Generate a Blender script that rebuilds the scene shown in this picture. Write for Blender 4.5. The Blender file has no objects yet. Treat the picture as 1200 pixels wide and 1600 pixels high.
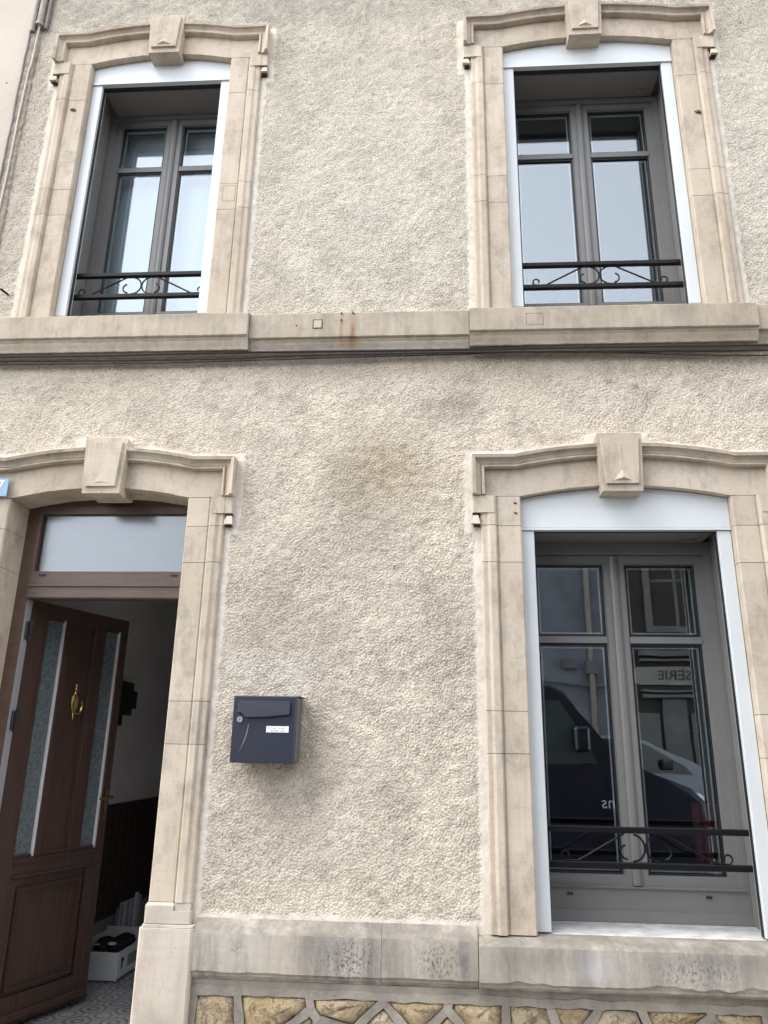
import bpy, bmesh, math, random
import numpy as np
from mathutils import Vector, Matrix

random.seed(7)
rng = np.random.default_rng(11)
scene = bpy.context.scene
COL = scene.collection
R = math.radians

# ------------------------------------------------------------------ camera, sky, sun, exposure
# metres; facade along x, street on the -y side, z = 0 at the height of the lens (ground at -1.5)
GROUND = -1.5
cam_d = bpy.data.cameras.new('camera')
cam = bpy.data.objects.new('camera', cam_d)
COL.objects.link(cam)
scene.camera = cam
pitch, yaw, roll = R(17.51), R(3.88), R(1.0)
cam.location = (0, -3.5, 0)
cam.matrix_world = (Matrix.Translation((0, -3.5, 0)) @ Matrix.Rotation(yaw, 4, 'Z')
                    @ Matrix.Rotation(math.pi / 2 + pitch, 4, 'X') @ Matrix.Rotation(roll, 4, 'Z'))
cam_d.sensor_fit = 'VERTICAL'
cam_d.sensor_height = 32.0
cam_d.lens = 32.0 * 1180.9 / 1600
cam_d.clip_start = 0.05
cam_d.clip_end = 500

SUN_DIR = Vector((-0.52, -0.24, 0.95)).normalized()
world = bpy.data.worlds.new('World')
scene.world = world
world.use_nodes = True
wn = world.node_tree
wn.nodes.clear()
sky = wn.nodes.new('ShaderNodeTexSky')
sky.sky_type = 'NISHITA'
sky.sun_disc = False
sky.sun_elevation = math.asin(SUN_DIR.z)
sky.sun_rotation = math.atan2(SUN_DIR.x, SUN_DIR.y)
sky.altitude = 200
sky.air_density = 1.0
sky.dust_density = 0.35
sky.ozone_density = 1.0
hs = wn.nodes.new('ShaderNodeHueSaturation')
hs.inputs['Saturation'].default_value = 0.22
bg = wn.nodes.new('ShaderNodeBackground')
bg.inputs['Strength'].default_value = 0.15
wo = wn.nodes.new('ShaderNodeOutputWorld')
wn.links.new(sky.outputs[0], hs.inputs['Color'])
wn.links.new(hs.outputs[0], bg.inputs['Color'])
wn.links.new(bg.outputs[0], wo.inputs['Surface'])

sun_d = bpy.data.lights.new('sun', 'SUN')
sun_d.energy = 0.72
sun_d.angle = R(38)
sun_d.color = (1.0, 0.96, 0.90)
sun = bpy.data.objects.new('sun', sun_d)
COL.objects.link(sun)
sun.location = (-4, -6, 9)
sun.rotation_euler = (-SUN_DIR).to_track_quat('-Z', 'Y').to_euler()

vs = scene.view_settings
vs.view_transform = 'Standard'
vs.look = 'None'
vs.gamma = 1.0
vs.exposure = 2.24
vs.use_curve_mapping = False
scene.render.film_transparent = False

# ------------------------------------------------------------------ materials
def newmat(name):
    m = bpy.data.materials.new(name)
    m.use_nodes = True
    nt = m.node_tree
    nt.nodes.clear()
    out = nt.nodes.new('ShaderNodeOutputMaterial')
    b = nt.nodes.new('ShaderNodeBsdfPrincipled')
    nt.links.new(b.outputs[0], out.inputs['Surface'])
    return m, nt, b, out


def nd(nt, t, **kw):
    n = nt.nodes.new(t)
    for k, v in kw.items():
        if k in n.inputs:
            n.inputs[k].default_value = v
        else:
            setattr(n, k, v)
    return n


def coords(nt, scale=(1, 1, 1), rand=True):
    g = nt.nodes.new('ShaderNodeNewGeometry')
    mp = nt.nodes.new('ShaderNodeMapping')
    mp.inputs['Scale'].default_value = scale
    nt.links.new(g.outputs['Position'], mp.inputs['Vector'])
    return mp.outputs[0]


def noise(nt, vec, scale, detail=4, rough=0.6):
    n = nd(nt, 'ShaderNodeTexNoise', Scale=scale, Detail=detail, Roughness=rough)
    nt.links.new(vec, n.inputs['Vector'])
    return n.outputs['Fac']


def ramp(nt, fac, p0, p1, c0=(0, 0, 0, 1), c1=(1, 1, 1, 1)):
    r = nt.nodes.new('ShaderNodeValToRGB')
    r.color_ramp.elements[0].position = p0
    r.color_ramp.elements[1].position = p1
    r.color_ramp.elements[0].color = c0
    r.color_ramp.elements[1].color = c1
    nt.links.new(fac, r.inputs[0])
    return r.outputs[0]


def mix(nt, fac, a, b, mode='MIX'):
    n = nt.nodes.new('ShaderNodeMix')
    n.data_type = 'RGBA'
    n.blend_type = mode
    for s, v in ((n.inputs[0], fac), (n.inputs[6], a), (n.inputs[7], b)):
        if hasattr(v, 'is_output'):
            nt.links.new(v, s)
        elif isinstance(v, (int, float)):
            s.default_value = v
        else:
            s.default_value = (*v, 1) if len(v) == 3 else v
    return n.outputs[2]


def math2(nt, op, a, b=0.0):
    n = nt.nodes.new('ShaderNodeMath')
    n.operation = op
    for s, v in ((n.inputs[0], a), (n.inputs[1], b)):
        if hasattr(v, 'is_output'):
            nt.links.new(v, s)
        else:
            s.default_value = v
    return n.outputs[0]


def bump(nt, bsdf, h, strength, dist):
    n = nd(nt, 'ShaderNodeBump', Strength=strength, Distance=dist)
    nt.links.new(h, n.inputs['Height'])
    nt.links.new(n.outputs[0], bsdf.inputs['Normal'])


def plain(name, col, rough=0.5, var=0.12, scale=12, metal=0.0, stretch=(1, 1, 1), bump_d=0.0, bscale=150, spec=0.5):
    m, nt, b, o = newmat(name)
    v = coords(nt, stretch)
    f = ramp(nt, noise(nt, v, scale), 0.3, 0.7)
    d = tuple(c * (1 - var) for c in col)
    l = tuple(min(1, c * (1 + var * .6)) for c in col)
    nt.links.new(mix(nt, f, d, l), b.inputs['Base Color'])
    b.inputs['Roughness'].default_value = rough
    b.inputs['Metallic'].default_value = metal
    b.inputs['Specular IOR Level'].default_value = spec
    if bump_d:
        bump(nt, b, noise(nt, v, bscale, 5), 0.6, bump_d)
    return m


def stone_mat(name, base, dirt=(0.20, 0.17, 0.14), dirt_amt=0.5, streak=0.0, soot=(0.16, 0.155, 0.15), spots=(), lichen=0.0):
    m, nt, b, o = newmat(name)
    v = coords(nt)
    oi = nt.nodes.new('ShaderNodeObjectInfo')
    big = ramp(nt, noise(nt, v, 2.3, 5), 0.30, 0.72)
    c = mix(nt, big, tuple(k * s for k, s in zip(base, (.90, .87, .83))), tuple(min(1, k * s) for k, s in zip(base, (1.08, 1.09, 1.11))))
    # each block has its own shade
    rv = math2(nt, 'MULTIPLY_ADD', oi.outputs['Random'], 0.16)
    rv.node.inputs[2].default_value = 0.91
    cm = nt.nodes.new('ShaderNodeVectorMath'); cm.operation = 'SCALE'
    nt.links.new(c, cm.inputs[0]); nt.links.new(rv, cm.inputs['Scale'])
    c = cm.outputs[0]
    # tooling and bedding lines
    vt = coords(nt, (5, 5, 160))
    tl = ramp(nt, noise(nt, vt, 1.0, 4), 0.35, 0.65)
    c = mix(nt, 0.055, c, tl, 'MULTIPLY')
    # mottled dirt
    dm = ramp(nt, noise(nt, coords(nt, (1, 1, .6)), 9, 7, .75), 0.47, 0.74)
    c = mix(nt, math2(nt, 'MULTIPLY', dm, dirt_amt), c, dirt)
    cr_ = ramp(nt, math2(nt, 'ABSOLUTE', math2(nt, 'SUBTRACT', noise(nt, coords(nt, (1, 1, .35)), 3.1, 5, .6), 0.5)), 0.0015, 0.0045, (1, 1, 1, 1), (0, 0, 0, 1))
    cz_ = ramp(nt, noise(nt, v, 1.7, 2), 0.50, 0.60)
    c = mix(nt, math2(nt, 'MULTIPLY', math2(nt, 'MULTIPLY', cr_, cz_), 0.12), c, (0.16, 0.125, 0.095))
    st_ = ramp(nt, noise(nt, coords(nt, (22, 22, 1.6)), 1.0, 5, .65), 0.54, 0.72)
    c = mix(nt, math2(nt, 'MULTIPLY', st_, dirt_amt * .55), c, (0.30, 0.25, 0.195))
    # small pits
    vo = nd(nt, 'ShaderNodeTexVoronoi', Scale=42.0)
    nt.links.new(v, vo.inputs['Vector'])
    pit = ramp(nt, vo.outputs['Distance'], 0.05, 0.13, (1, 1, 1, 1), (0, 0, 0, 1))
    pm = ramp(nt, noise(nt, v, 6.5, 3), 0.52, 0.62)
    pit = math2(nt, 'MULTIPLY', pit, pm)
    c = mix(nt, math2(nt, 'MULTIPLY', pit, 0.65), c, (0.13, 0.10, 0.08))
    if streak:
        sv = coords(nt, (14, 14, 1.1))
        sm = ramp(nt, noise(nt, sv, 1.0, 6, .65), 0.38, 0.62)
        sm2 = ramp(nt, noise(nt, v, 30, 6, .8), 0.3, 0.7)
        zone = ramp(nt, noise(nt, coords(nt, (1.6, 1.6, 1.6)), 1.0, 2), 0.30, 0.60)
        s = math2(nt, 'MULTIPLY', math2(nt, 'MULTIPLY', sm, zone), streak)
        c = mix(nt, s, c, soot)
        bl = math2(nt, 'MULTIPLY', ramp(nt, noise(nt, v, 55, 5, .8), 0.60, 0.70), zone)
        c = mix(nt, math2(nt, 'MULTIPLY', bl, streak * .8), c, (0.05, 0.048, 0.045))
        wh = ramp(nt, noise(nt, coords(nt, (9, 9, 2)), 1.0, 4), 0.60, 0.74)
        c = mix(nt, math2(nt, 'MULTIPLY', wh, streak * .65), c, (0.62, 0.60, 0.57))
    if spots:
        sx_ = nt.nodes.new('ShaderNodeSeparateXYZ')
        gg = nt.nodes.new('ShaderNodeNewGeometry')
        nt.links.new(gg.outputs['Position'], sx_.inputs[0])
        brk = ramp(nt, noise(nt, coords(nt, (1, 1, .5)), 26, 6, .75), 0.34, 0.62)
        for (x, z, rx, rz, amt, col, speck) in spots:
            dx = math2(nt, 'POWER', math2(nt, 'ABSOLUTE', math2(nt, 'DIVIDE', math2(nt, 'SUBTRACT', sx_.outputs[0], x), rx)), 2.0)
            dz = math2(nt, 'POWER', math2(nt, 'ABSOLUTE', math2(nt, 'DIVIDE', math2(nt, 'SUBTRACT', sx_.outputs[2], z), rz)), 2.0)
            g_ = math2(nt, 'EXPONENT', math2(nt, 'MULTIPLY', math2(nt, 'ADD', dx, dz), -1.0))
            if speck:
                g_ = math2(nt, 'MULTIPLY', g_, ramp(nt, noise(nt, coords(nt, (1, 1, .7)), 105, 5, .75), 0.48, 0.62))
            else:
                g_ = math2(nt, 'MULTIPLY', g_, math2(nt, 'MULTIPLY_ADD', brk, 0.6))
                g_.node.inputs[2].default_value = 0.4
            g_ = math2(nt, 'MINIMUM', math2(nt, 'MULTIPLY', g_, amt), 1.0)
            c = mix(nt, g_, c, col)
    if lichen:
        gn = nt.nodes.new('ShaderNodeNewGeometry')
        sn = nt.nodes.new('ShaderNodeSeparateXYZ')
        nt.links.new(gn.outputs['True Normal'], sn.inputs[0])
        up_ = ramp(nt, sn.outputs[2], 0.30, 0.50)
        ln_ = ramp(nt, noise(nt, coords(nt, (1, 1, 1)), 12, 7, .75), 0.30, 0.60)
        c = mix(nt, math2(nt, 'MULTIPLY', math2(nt, 'MULTIPLY', up_, ln_), lichen), c, (0.17, 0.15, 0.125))
    nt.links.new(c, b.inputs['Base Color'])
    b.inputs['Roughness'].default_value = 0.93
    b.inputs['Specular IOR Level'].default_value = 0.2
    h = math2(nt, 'ADD', math2(nt, 'MULTIPLY', tl, 0.05), noise(nt, v, 60, 8, .7))
    h = math2(nt, 'SUBTRACT', h, math2(nt, 'MULTIPLY', pit, 1.5))
    bump(nt, b, h, 0.6, 0.0028)
    return m


def glass_mat(name, refl=0.16, tint=(0.80, 0.84, 0.85), wob=0.0, rough=0.0):
    m = bpy.data.materials.new(name)
    m.use_nodes = True
    nt = m.node_tree
    nt.nodes.clear()
    out = nt.nodes.new('ShaderNodeOutputMaterial')
    tr = nd(nt, 'ShaderNodeBsdfTransparent')
    tr.inputs[0].default_value = (*tint, 1)
    gl = nd(nt, 'ShaderNodeBsdfGlossy', Roughness=rough)
    gl.inputs[0].default_value = (0.93, 0.97, 1.0, 1)
    lw = nd(nt, 'ShaderNodeLayerWeight', Blend=0.18)
    f = math2(nt, 'MULTIPLY_ADD', lw.outputs['Fresnel'], 0.8)
    f.node.inputs[2].default_value = refl
    ms = nt.nodes.new('ShaderNodeMixShader')
    nt.links.new(f, ms.inputs[0])
    nt.links.new(tr.outputs[0], ms.inputs[1])
    nt.links.new(gl.outputs[0], ms.inputs[2])
    nt.links.new(ms.outputs[0], out.inputs['Surface'])
    if wob:
        v = coords(nt)
        n = nd(nt, 'ShaderNodeBump', Strength=wob, Distance=0.01)
        nt.links.new(noise(nt, v, 3.0, 2), n.inputs['Height'])
        nt.links.new(n.outputs[0], gl.inputs['Normal'])
    return m


M = {}
M['stone'] = stone_mat('limestone', (0.535, 0.458, 0.366), dirt_amt=0.70)
M['stone_pale'] = stone_mat('pale_limestone', (0.535, 0.478, 0.405), dirt_amt=0.45, spots=[(-1.10, -1.06, .09, .06, .8, (.33, .30, .25), False), (-1.02, -.92, .02, .14, .5, (.34, .30, .25), False)])
M['stone_course'] = stone_mat('string_course_stone', (0.475, 0.408, 0.325), dirt_amt=0.70, streak=0.35, soot=(0.25, 0.21, 0.16), lichen=0.4, spots=[(-.408, 2.03, .013, .09, .85, (.26, .125, .045), False), (-.468, 2.06, .010, .09, .55, (.26, .15, .07), False), (-.43, 1.99, .05, .035, .6, (.24, .14, .06), False), (-.70, 2.085, .004, .004, 2., (.03, .02, .02), False), (1.22, 2.12, .09, .06, .5, (.19, .16, .13), False), (-1.35, 2.14, .18, .03, .5, (.20, .175, .145), False), (1.05, 1.985, .02, .012, 1.2, (.05, .04, .03), True)])
M['stone_sill'] = stone_mat('weathered_sill_stone', (0.45, 0.405, 0.345), dirt_amt=0.65, streak=0.85, soot=(0.165, 0.15, 0.132), lichen=0.75, spots=[(-.34, -.80, .11, .085, 1.1, (.035, .035, .035), True), (-.42, -.76, .09, .05, .6, (.15, .15, .155), False), (.02, -.80, .10, .07, .9, (.04, .04, .04), True), (.12, -.79, .025, .09, .8, (.11, .11, .115), False), (.63, -.80, .055, .045, .45, (.52, .54, .58), False), (1.0, -.80, .16, .06, .9, (.07, .07, .07), True), (.42, -.77, .2, .04, .5, (.16, .155, .15), False), (1.15, -.76, .3, .045, .55, (.18, .175, .17), False), (-.8, -.77, .03, .02, .9, (.06, .05, .05), True)])
M['mortar'] = plain('mortar', (0.295, 0.262, 0.22), 0.95, 0.35, 9, bump_d=0.012, bscale=35)
M['soot'] = plain('shade_soot_strip', (0.035, 0.029, 0.024), 0.95, 0.4, 60)  # near black, for painted shade and soot at the ear drops
M['joint'] = plain('joint_mortar', (0.13, 0.10, 0.075), 0.95, 0.4, 20)
M['white_pvc'] = plain('white_shutter_paint', (0.595, 0.618, 0.622), 0.35, 0.05, 2.5)
M['grey_pvc'] = plain('grey_frame_lacquer', (0.180, 0.175, 0.167), 0.42, 0.06, 8)
M['grey_box'] = plain('grey_shutter_slat', (0.20, 0.185, 0.17), 0.5, 0.06, 6)
M['gasket'] = plain('black_rubber', (0.012, 0.012, 0.013), 0.5, 0.1)
M['spacer'] = plain('spacer_aluminium', (0.80, 0.80, 0.80), 0.4, 0.05)
M['iron'] = plain('black_iron_paint', (0.0035, 0.0037, 0.0042), 0.5, 0.15, 40, spec=.25)
M['glass'] = glass_mat('window_glass', 0.16, wob=0.025)
M['glass_old'] = glass_mat('transom_glass', 0.095, (0.6, 0.62, 0.64), wob=0.3, rough=0.22)
M['brown'] = plain('brown_door_wood', (0.064, 0.034, 0.025), 0.5, 0.30, 3, stretch=(22, 22, 1.2), bump_d=0.0012, bscale=20)
M['brown_frame'] = plain('brown_frame_wood', (0.112, 0.067, 0.048), 0.45, 0.22, 3, stretch=(3, 12, 12))
M['brass'] = plain('brass', (0.62, 0.42, 0.16), 0.25, 0.2, 40, metal=1.0)
M['brass_dull'] = plain('tarnished_brass', (0.30, 0.20, 0.10), 0.35, 0.3, 40, metal=1.0)
M['black'] = plain('black_metal', (0.02, 0.02, 0.02), 0.5, 0.1)
M['mailbox'] = plain('anthracite_paint', (0.018, 0.022, 0.036), 0.42, 0.05, 6)
M['mailbox_side'] = plain('dark_grey_side_panel', (0.10, 0.095, 0.095), 0.45, 0.08, 6)
M['paper'] = plain('white_label', (0.78, 0.78, 0.76), 0.6, 0.03)
M['ink'] = plain('grey_ink', (0.18, 0.18, 0.19), 0.7, 0.05)
M['cable'] = plain('black_cable', (0.022, 0.020, 0.019), 0.6, 0.25)
M['cable_grey'] = plain('weathered_cable', (0.20, 0.17, 0.15), 0.7, 0.25)
M['pipe'] = plain('weathered_pipe', (0.30, 0.26, 0.22), 0.7, 0.25, 30)
M['enamel'] = plain('blue_enamel', (0.22, 0.36, 0.50), 0.3, 0.10, 40)
M['enamel_white'] = plain('white_enamel', (0.8, 0.82, 0.84), 0.3, 0.04)
M['hallwall'] = plain('hall_paint', (0.72, 0.70, 0.68), 0.8, 0.08, 4)
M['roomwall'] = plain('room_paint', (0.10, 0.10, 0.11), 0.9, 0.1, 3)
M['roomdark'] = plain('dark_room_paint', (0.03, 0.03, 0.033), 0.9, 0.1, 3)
M['wainscot'] = plain('dark_wainscot', (0.05, 0.032, 0.026), 0.5, 0.25, 3, stretch=(20, 20, 1.5))
M['boxwhite'] = plain('white_plastic', (0.62, 0.65, 0.67), 0.45, 0.05)
M['clutter'] = plain('black_cloth', (0.012, 0.012, 0.014), 0.7, 0.3, 30)
M['voile'] = plain('white_voile', (0.78, 0.82, 0.84), 0.9, 0.03, 3, stretch=(6, 6, 1))
M['red'] = plain('red_fabric', (0.17, 0.042, 0.030), 0.9, 0.2, 20)
M['asphalt'] = plain('asphalt', (0.085, 0.084, 0.083), 0.9, 0.25, 40, bump_d=0.004)
M['paving'] = plain('paving', (0.32, 0.31, 0.29), 0.9, 0.2, 5)
M['opp_pale'] = plain('pale_opposite_render', (0.17, 0.18, 0.205), 0.9, 0.3, 1.5)
M['opp_dark'] = plain('dark_shopfront', (0.025, 0.02, 0.018), 0.6, 0.2, 2)
M['opp_stone'] = plain('grey_opposite_stone', (0.15, 0.145, 0.14), 0.9, 0.25, 3)
M['opp_upper'] = plain('brown_opposite_render', (0.045, 0.036, 0.03), 0.9, 0.25, 2)
M['sign'] = plain('pale_sign_board', (0.27, 0.255, 0.235), 0.6, 0.15)
M['letters'] = plain('dark_sign_letters', (0.04, 0.035, 0.03), 0.6, 0.05)
M['van'] = plain('dark_blue_car_paint', (0.006, 0.008, 0.026), 0.18, 0.05, 2)
M['car'] = plain('silver_blue_car_paint', (0.22, 0.25, 0.29), 0.25, 0.04, 2, metal=0.3)
M['carglass'] = plain('car_glass', (0.015, 0.022, 0.024), 0.06, 0.05)
M['tyre'] = plain('tyre_rubber', (0.02, 0.02, 0.02), 0.8, 0.1)
M['rim'] = plain('wheel_rim', (0.45, 0.46, 0.47), 0.35, 0.05, metal=0.7)
M['lamp'] = plain('headlight_glass', (0.75, 0.78, 0.80), 0.1, 0.05)
M['vanletter'] = plain('white_van_lettering', (0.75, 0.76, 0.78), 0.5, 0.03)

# roughcast render: colours come from the mesh attribute (paint, lime border, stains, some painted shade)
m, nt, b, o = newmat('roughcast_render')
at = nt.nodes.new('ShaderNodeAttribute'); at.attribute_name = 'tint'
v = coords(nt)
vo = nd(nt, 'ShaderNodeTexVoronoi', Scale=98.0, Randomness=1.0)
wv = nt.nodes.new('ShaderNodeVectorMath'); wv.operation = 'MULTIPLY_ADD'
wn_ = nd(nt, 'ShaderNodeTexNoise', Scale=60.0, Detail=3.0)
nt.links.new(v, wn_.inputs['Vector'])
nt.links.new(wn_.outputs['Color'], wv.inputs[0]); wv.inputs[1].default_value = (.012, .012, .012); nt.links.new(v, wv.inputs[2])
nt.links.new(wv.outputs[0], vo.inputs['Vector'])
grain = ramp(nt, vo.outputs['Distance'], 0.10, 0.78, (1, 1, 1, 1), (0, 0, 0, 1))
grain = math2(nt, 'ADD', grain, math2(nt, 'MULTIPLY', noise(nt, v, 190, 4, .7), 0.8))
pitm = math2(nt, 'MULTIPLY', ramp(nt, grain, 0.40, 0.80, (1, 1, 1, 1), (0, 0, 0, 1)), at.outputs['Alpha'])
c = mix(nt, math2(nt, 'MULTIPLY', pitm, 0.36), at.outputs['Color'], (0.23, 0.195, 0.155))  # hollows between grains tinted darker: painted shade and dirt
nt.links.new(c, b.inputs['Base Color'])
b.inputs['Roughness'].default_value = 0.95
b.inputs['Specular IOR Level'].default_value = 0.15
bump(nt, b, math2(nt, 'MULTIPLY', grain, math2(nt, 'MAXIMUM', at.outputs['Alpha'], 0.05)), 0.75, 0.0046)
M['render'] = m
# the same render beyond the picture
M['render_far'] = plain('plain_render', (0.52, 0.46, 0.38), 0.95, 0.15, 3, bump_d=0.01, bscale=70)
# neighbour's smooth render
m, nt, b, o = newmat('smooth_cream_render')
v = coords(nt)
c = mix(nt, ramp(nt, noise(nt, v, 1.8, 5), 0.3, 0.7), (0.48, 0.41, 0.345), (0.55, 0.48, 0.41))
sc_ = ramp(nt, noise(nt, coords(nt, (3, 3, 8)), 3, 6, .7), 0.60, 0.72)
c = mix(nt, math2(nt, 'MULTIPLY', sc_, 0.3), c, (0.44, 0.38, 0.32))
vo = nd(nt, 'ShaderNodeTexVoronoi', Scale=5.0); nt.links.new(v, vo.inputs['Vector'])
c = mix(nt, ramp(nt, vo.outputs['Distance'], 0.022, 0.04, (1, 1, 1, 1), (0, 0, 0, 1)), c, (0.14, 0.11, 0.09))
nt.links.new(c, b.inputs['Base Color'])
b.inputs['Roughness'].default_value = 0.95
b.inputs['Specular IOR Level'].default_value = 0.15
bump(nt, b, noise(nt, v, 25, 7, .7), 0.5, 0.006)
M['neighbour'] = m
# rubble stone
m, nt, b, o = newmat('ochre_rubble_stone')
v = coords(nt)
oi = nt.nodes.new('ShaderNodeObjectInfo')
c = mix(nt, ramp(nt, noise(nt, v, 7, 6, .65), 0.3, 0.7), (0.43, 0.295, 0.135), (0.58, 0.46, 0.29))
c = mix(nt, math2(nt, 'MULTIPLY', oi.outputs['Random'], 0.55), c, (0.56, 0.49, 0.39))
c = mix(nt, math2(nt, 'MULTIPLY', ramp(nt, noise(nt, v, 17, 7, .8), 0.50, 0.66), 0.75), c, (0.30, 0.175, 0.065))
ck = ramp(nt, math2(nt, 'ABSOLUTE', math2(nt, 'SUBTRACT', noise(nt, v, 8, 6, .7), 0.5)), 0.004, 0.014, (1, 1, 1, 1), (0, 0, 0, 1))
c = mix(nt, math2(nt, 'MULTIPLY', ck, 0.3), c, (0.12, 0.085, 0.05))
nt.links.new(c, b.inputs['Base Color'])
b.inputs['Roughness'].default_value = 0.95
bump(nt, b, math2(nt, 'SUBTRACT', noise(nt, v, 16, 10, .75), math2(nt, 'MULTIPLY', ck, .25)), 1.0, 0.035)
M['rubble'] = m
# textured door glass
m, nt, b, o = newmat('hammered_door_glass')
v = coords(nt)
c = mix(nt, ramp(nt, noise(nt, v, 60, 3, .7), 0.35, 0.65), (0.09, 0.115, 0.128), (0.17, 0.205, 0.225))
nt.links.new(c, b.inputs['Base Color'])
b.inputs['Roughness'].default_value = 0.22
bump(nt, b, noise(nt, v, 75, 3), 0.9, 0.006)
M['door_glass'] = m
# cement tile with a printed ring motif
m, nt, b, o = newmat('printed_cement_tile')
g = nt.nodes.new('ShaderNodeNewGeometry')
mp = nt.nodes.new('ShaderNodeMapping'); mp.inputs['Scale'].default_value = (5.5, 5.5, 5.5)
nt.links.new(g.outputs['Position'], mp.inputs['Vector'])
def rings(off):
    a = nt.nodes.new('ShaderNodeVectorMath'); a.operation = 'ADD'
    a.inputs[1].default_value = off
    nt.links.new(mp.outputs[0], a.inputs[0])
    fr = nt.nodes.new('ShaderNodeVectorMath'); fr.operation = 'FRACTION'
    nt.links.new(a.outputs[0], fr.inputs[0])
    su = nt.nodes.new('ShaderNodeVectorMath'); su.operation = 'SUBTRACT'
    su.inputs[1].default_value = (.5, .5, 0)
    nt.links.new(fr.outputs[0], su.inputs[0])
    mu = nt.nodes.new('ShaderNodeVectorMath'); mu.operation = 'MULTIPLY'
    mu.inputs[1].default_value = (1, 1, 0)
    nt.links.new(su.outputs[0], mu.inputs[0])
    ln = nt.nodes.new('ShaderNodeVectorMath'); ln.operation = 'LENGTH'
    nt.links.new(mu.outputs[0], ln.inputs[0])
    return ln.outputs['Value']
def ringline(d, r, w):
    return ramp(nt, math2(nt, 'ABSOLUTE', math2(nt, 'SUBTRACT', d, r)), w, w * 1.8, (1, 1, 1, 1), (0, 0, 0, 1))
d1 = rings((0, 0, 0)); d2 = rings((.5, .5, 0))
l = math2(nt, 'MAXIMUM', math2(nt, 'MAXIMUM', ringline(d1, .34, .025), ringline(d1, .14, .03)), math2(nt, 'MAXIMUM', ringline(d2, .22, .025), ringline(d2, .40, .015)))
c = mix(nt, ramp(nt, noise(nt, mp.outputs[0], 1.5, 5), .3, .7), (0.24, 0.235, 0.23), (0.40, 0.39, 0.38))
c = mix(nt, math2(nt, 'MULTIPLY', l, 0.72), c, (0.06, 0.06, 0.062))
nt.links.new(c, b.inputs['Base Color'])
b.inputs['Roughness'].default_value = 0.45
M['tile'] = m

# ------------------------------------------------------------------ mesh helpers
def build(name, bm, mat, parent=None, smooth=False):
    bmesh.ops.recalc_face_normals(bm, faces=bm.faces)
    me = bpy.data.meshes.new(name)
    bm.to_mesh(me)
    bm.free()
    ob = bpy.data.objects.new(name, me)
    for mm in (mat if isinstance(mat, (list, tuple)) else [mat]):
        me.materials.append(mm)
    COL.objects.link(ob)
    if parent is not None:
        ob.parent = parent
    if smooth:
        for p in me.polygons:
            p.use_smooth = True
    return ob


def tag(o, label=None, cat=None, group=None, kind=None):
    if label: o['label'] = label
    if cat: o['category'] = cat
    if group: o['group'] = group
    if kind: o['kind'] = kind
    return o


def thing(name, label, cat, loc=(0, 0, 0), group=None):
    o = bpy.data.objects.new(name, None)
    o.empty_display_size = 0.2
    COL.objects.link(o)
    o.location = loc
    return tag(o, label, cat, group)


def sub(name, bm, mat, parent, smooth=False):
    """a mesh given in world coordinates under a parent that may stand elsewhere"""
    o = build(name, bm, mat, parent, smooth)
    p = parent
    off = Vector((0, 0, 0))
    while p is not None:
        off += p.location
        p = p.parent
    o.data.transform(Matrix.Translation(-off))
    return o


def box(bm, x0, x1, y0, y1, z0, z1, mi=0, bev=0.0):
    vs_ = [bm.verts.new(p) for p in ((x0, y0, z0), (x1, y0, z0), (x1, y1, z0), (x0, y1, z0), (x0, y0, z1), (x1, y0, z1), (x1, y1, z1), (x0, y1, z1))]
    fs = []
    for q in ((0, 3, 2, 1), (4, 5, 6, 7), (0, 1, 5, 4), (1, 2, 6, 5), (2, 3, 7, 6), (3, 0, 4, 7)):
        fc = bm.faces.new([vs_[i] for i in q]); fc.material_index = mi; fs.append(fc)
    if bev:
        es = list({e for fc in fs for e in fc.edges})
        bmesh.ops.bevel(bm, geom=es, offset=bev, segments=1, affect='EDGES', profile=0.5, material=-1)
    return vs_


def bxm(*a, **k):
    bm = bmesh.new(); box(bm, *a, **k); return bm


def prism(bm, poly, fn, a, b, mi=0):
    """closed polygon swept from fn(p,a) to fn(p,b)"""
    A = [bm.verts.new(fn(p, a)) for p in poly]
    B = [bm.verts.new(fn(p, b)) for p in poly]
    n = len(poly)
    for i in range(n):
        j = (i + 1) % n
        bm.faces.new((A[i], A[j], B[j], B[i])).material_index = mi
    for L in (A, B[::-1]):
        f_ = bm.faces.new(L); f_.material_index = mi
        f_.normal_update()
        bmesh.ops.triangulate(bm, faces=[f_], ngon_method='EAR_CLIP')


def sweep(bm, path, prof, closed_prof=True, mi=0):
    """path: list of (x,z) points in the facade plane; prof: list of (n, y) with n to the left of travel; mitred"""
    rings_ = []
    P = [Vector((p[0], p[1])) for p in path]
    for i, p in enumerate(P):
        d0 = (P[i] - P[i - 1]).normalized() if i > 0 else None
        d1 = (P[i + 1] - P[i]).normalized() if i < len(P) - 1 else None
        if d0 is None: d0 = d1
        if d1 is None: d1 = d0
        n0 = Vector((-d0.y, d0.x)); n1 = Vector((-d1.y, d1.x))
        n = (n0 + n1).normalized()
        k = 1.0 / max(0.3, n.dot(n0))
        rings_.append([bm.verts.new((p.x + n.x * q[0] * k, q[1], p.y + n.y * q[0] * k)) for q in prof])
    m_ = len(prof)
    for a, b in zip(rings_[:-1], rings_[1:]):
        for i in range(m_ if closed_prof else m_ - 1):
            j = (i + 1) % m_
            bm.faces.new((a[i], a[j], b[j], b[i])).material_index = mi
    if closed_prof:
        bm.faces.new(rings_[0]); bm.faces.new(rings_[-1][::-1])


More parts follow.
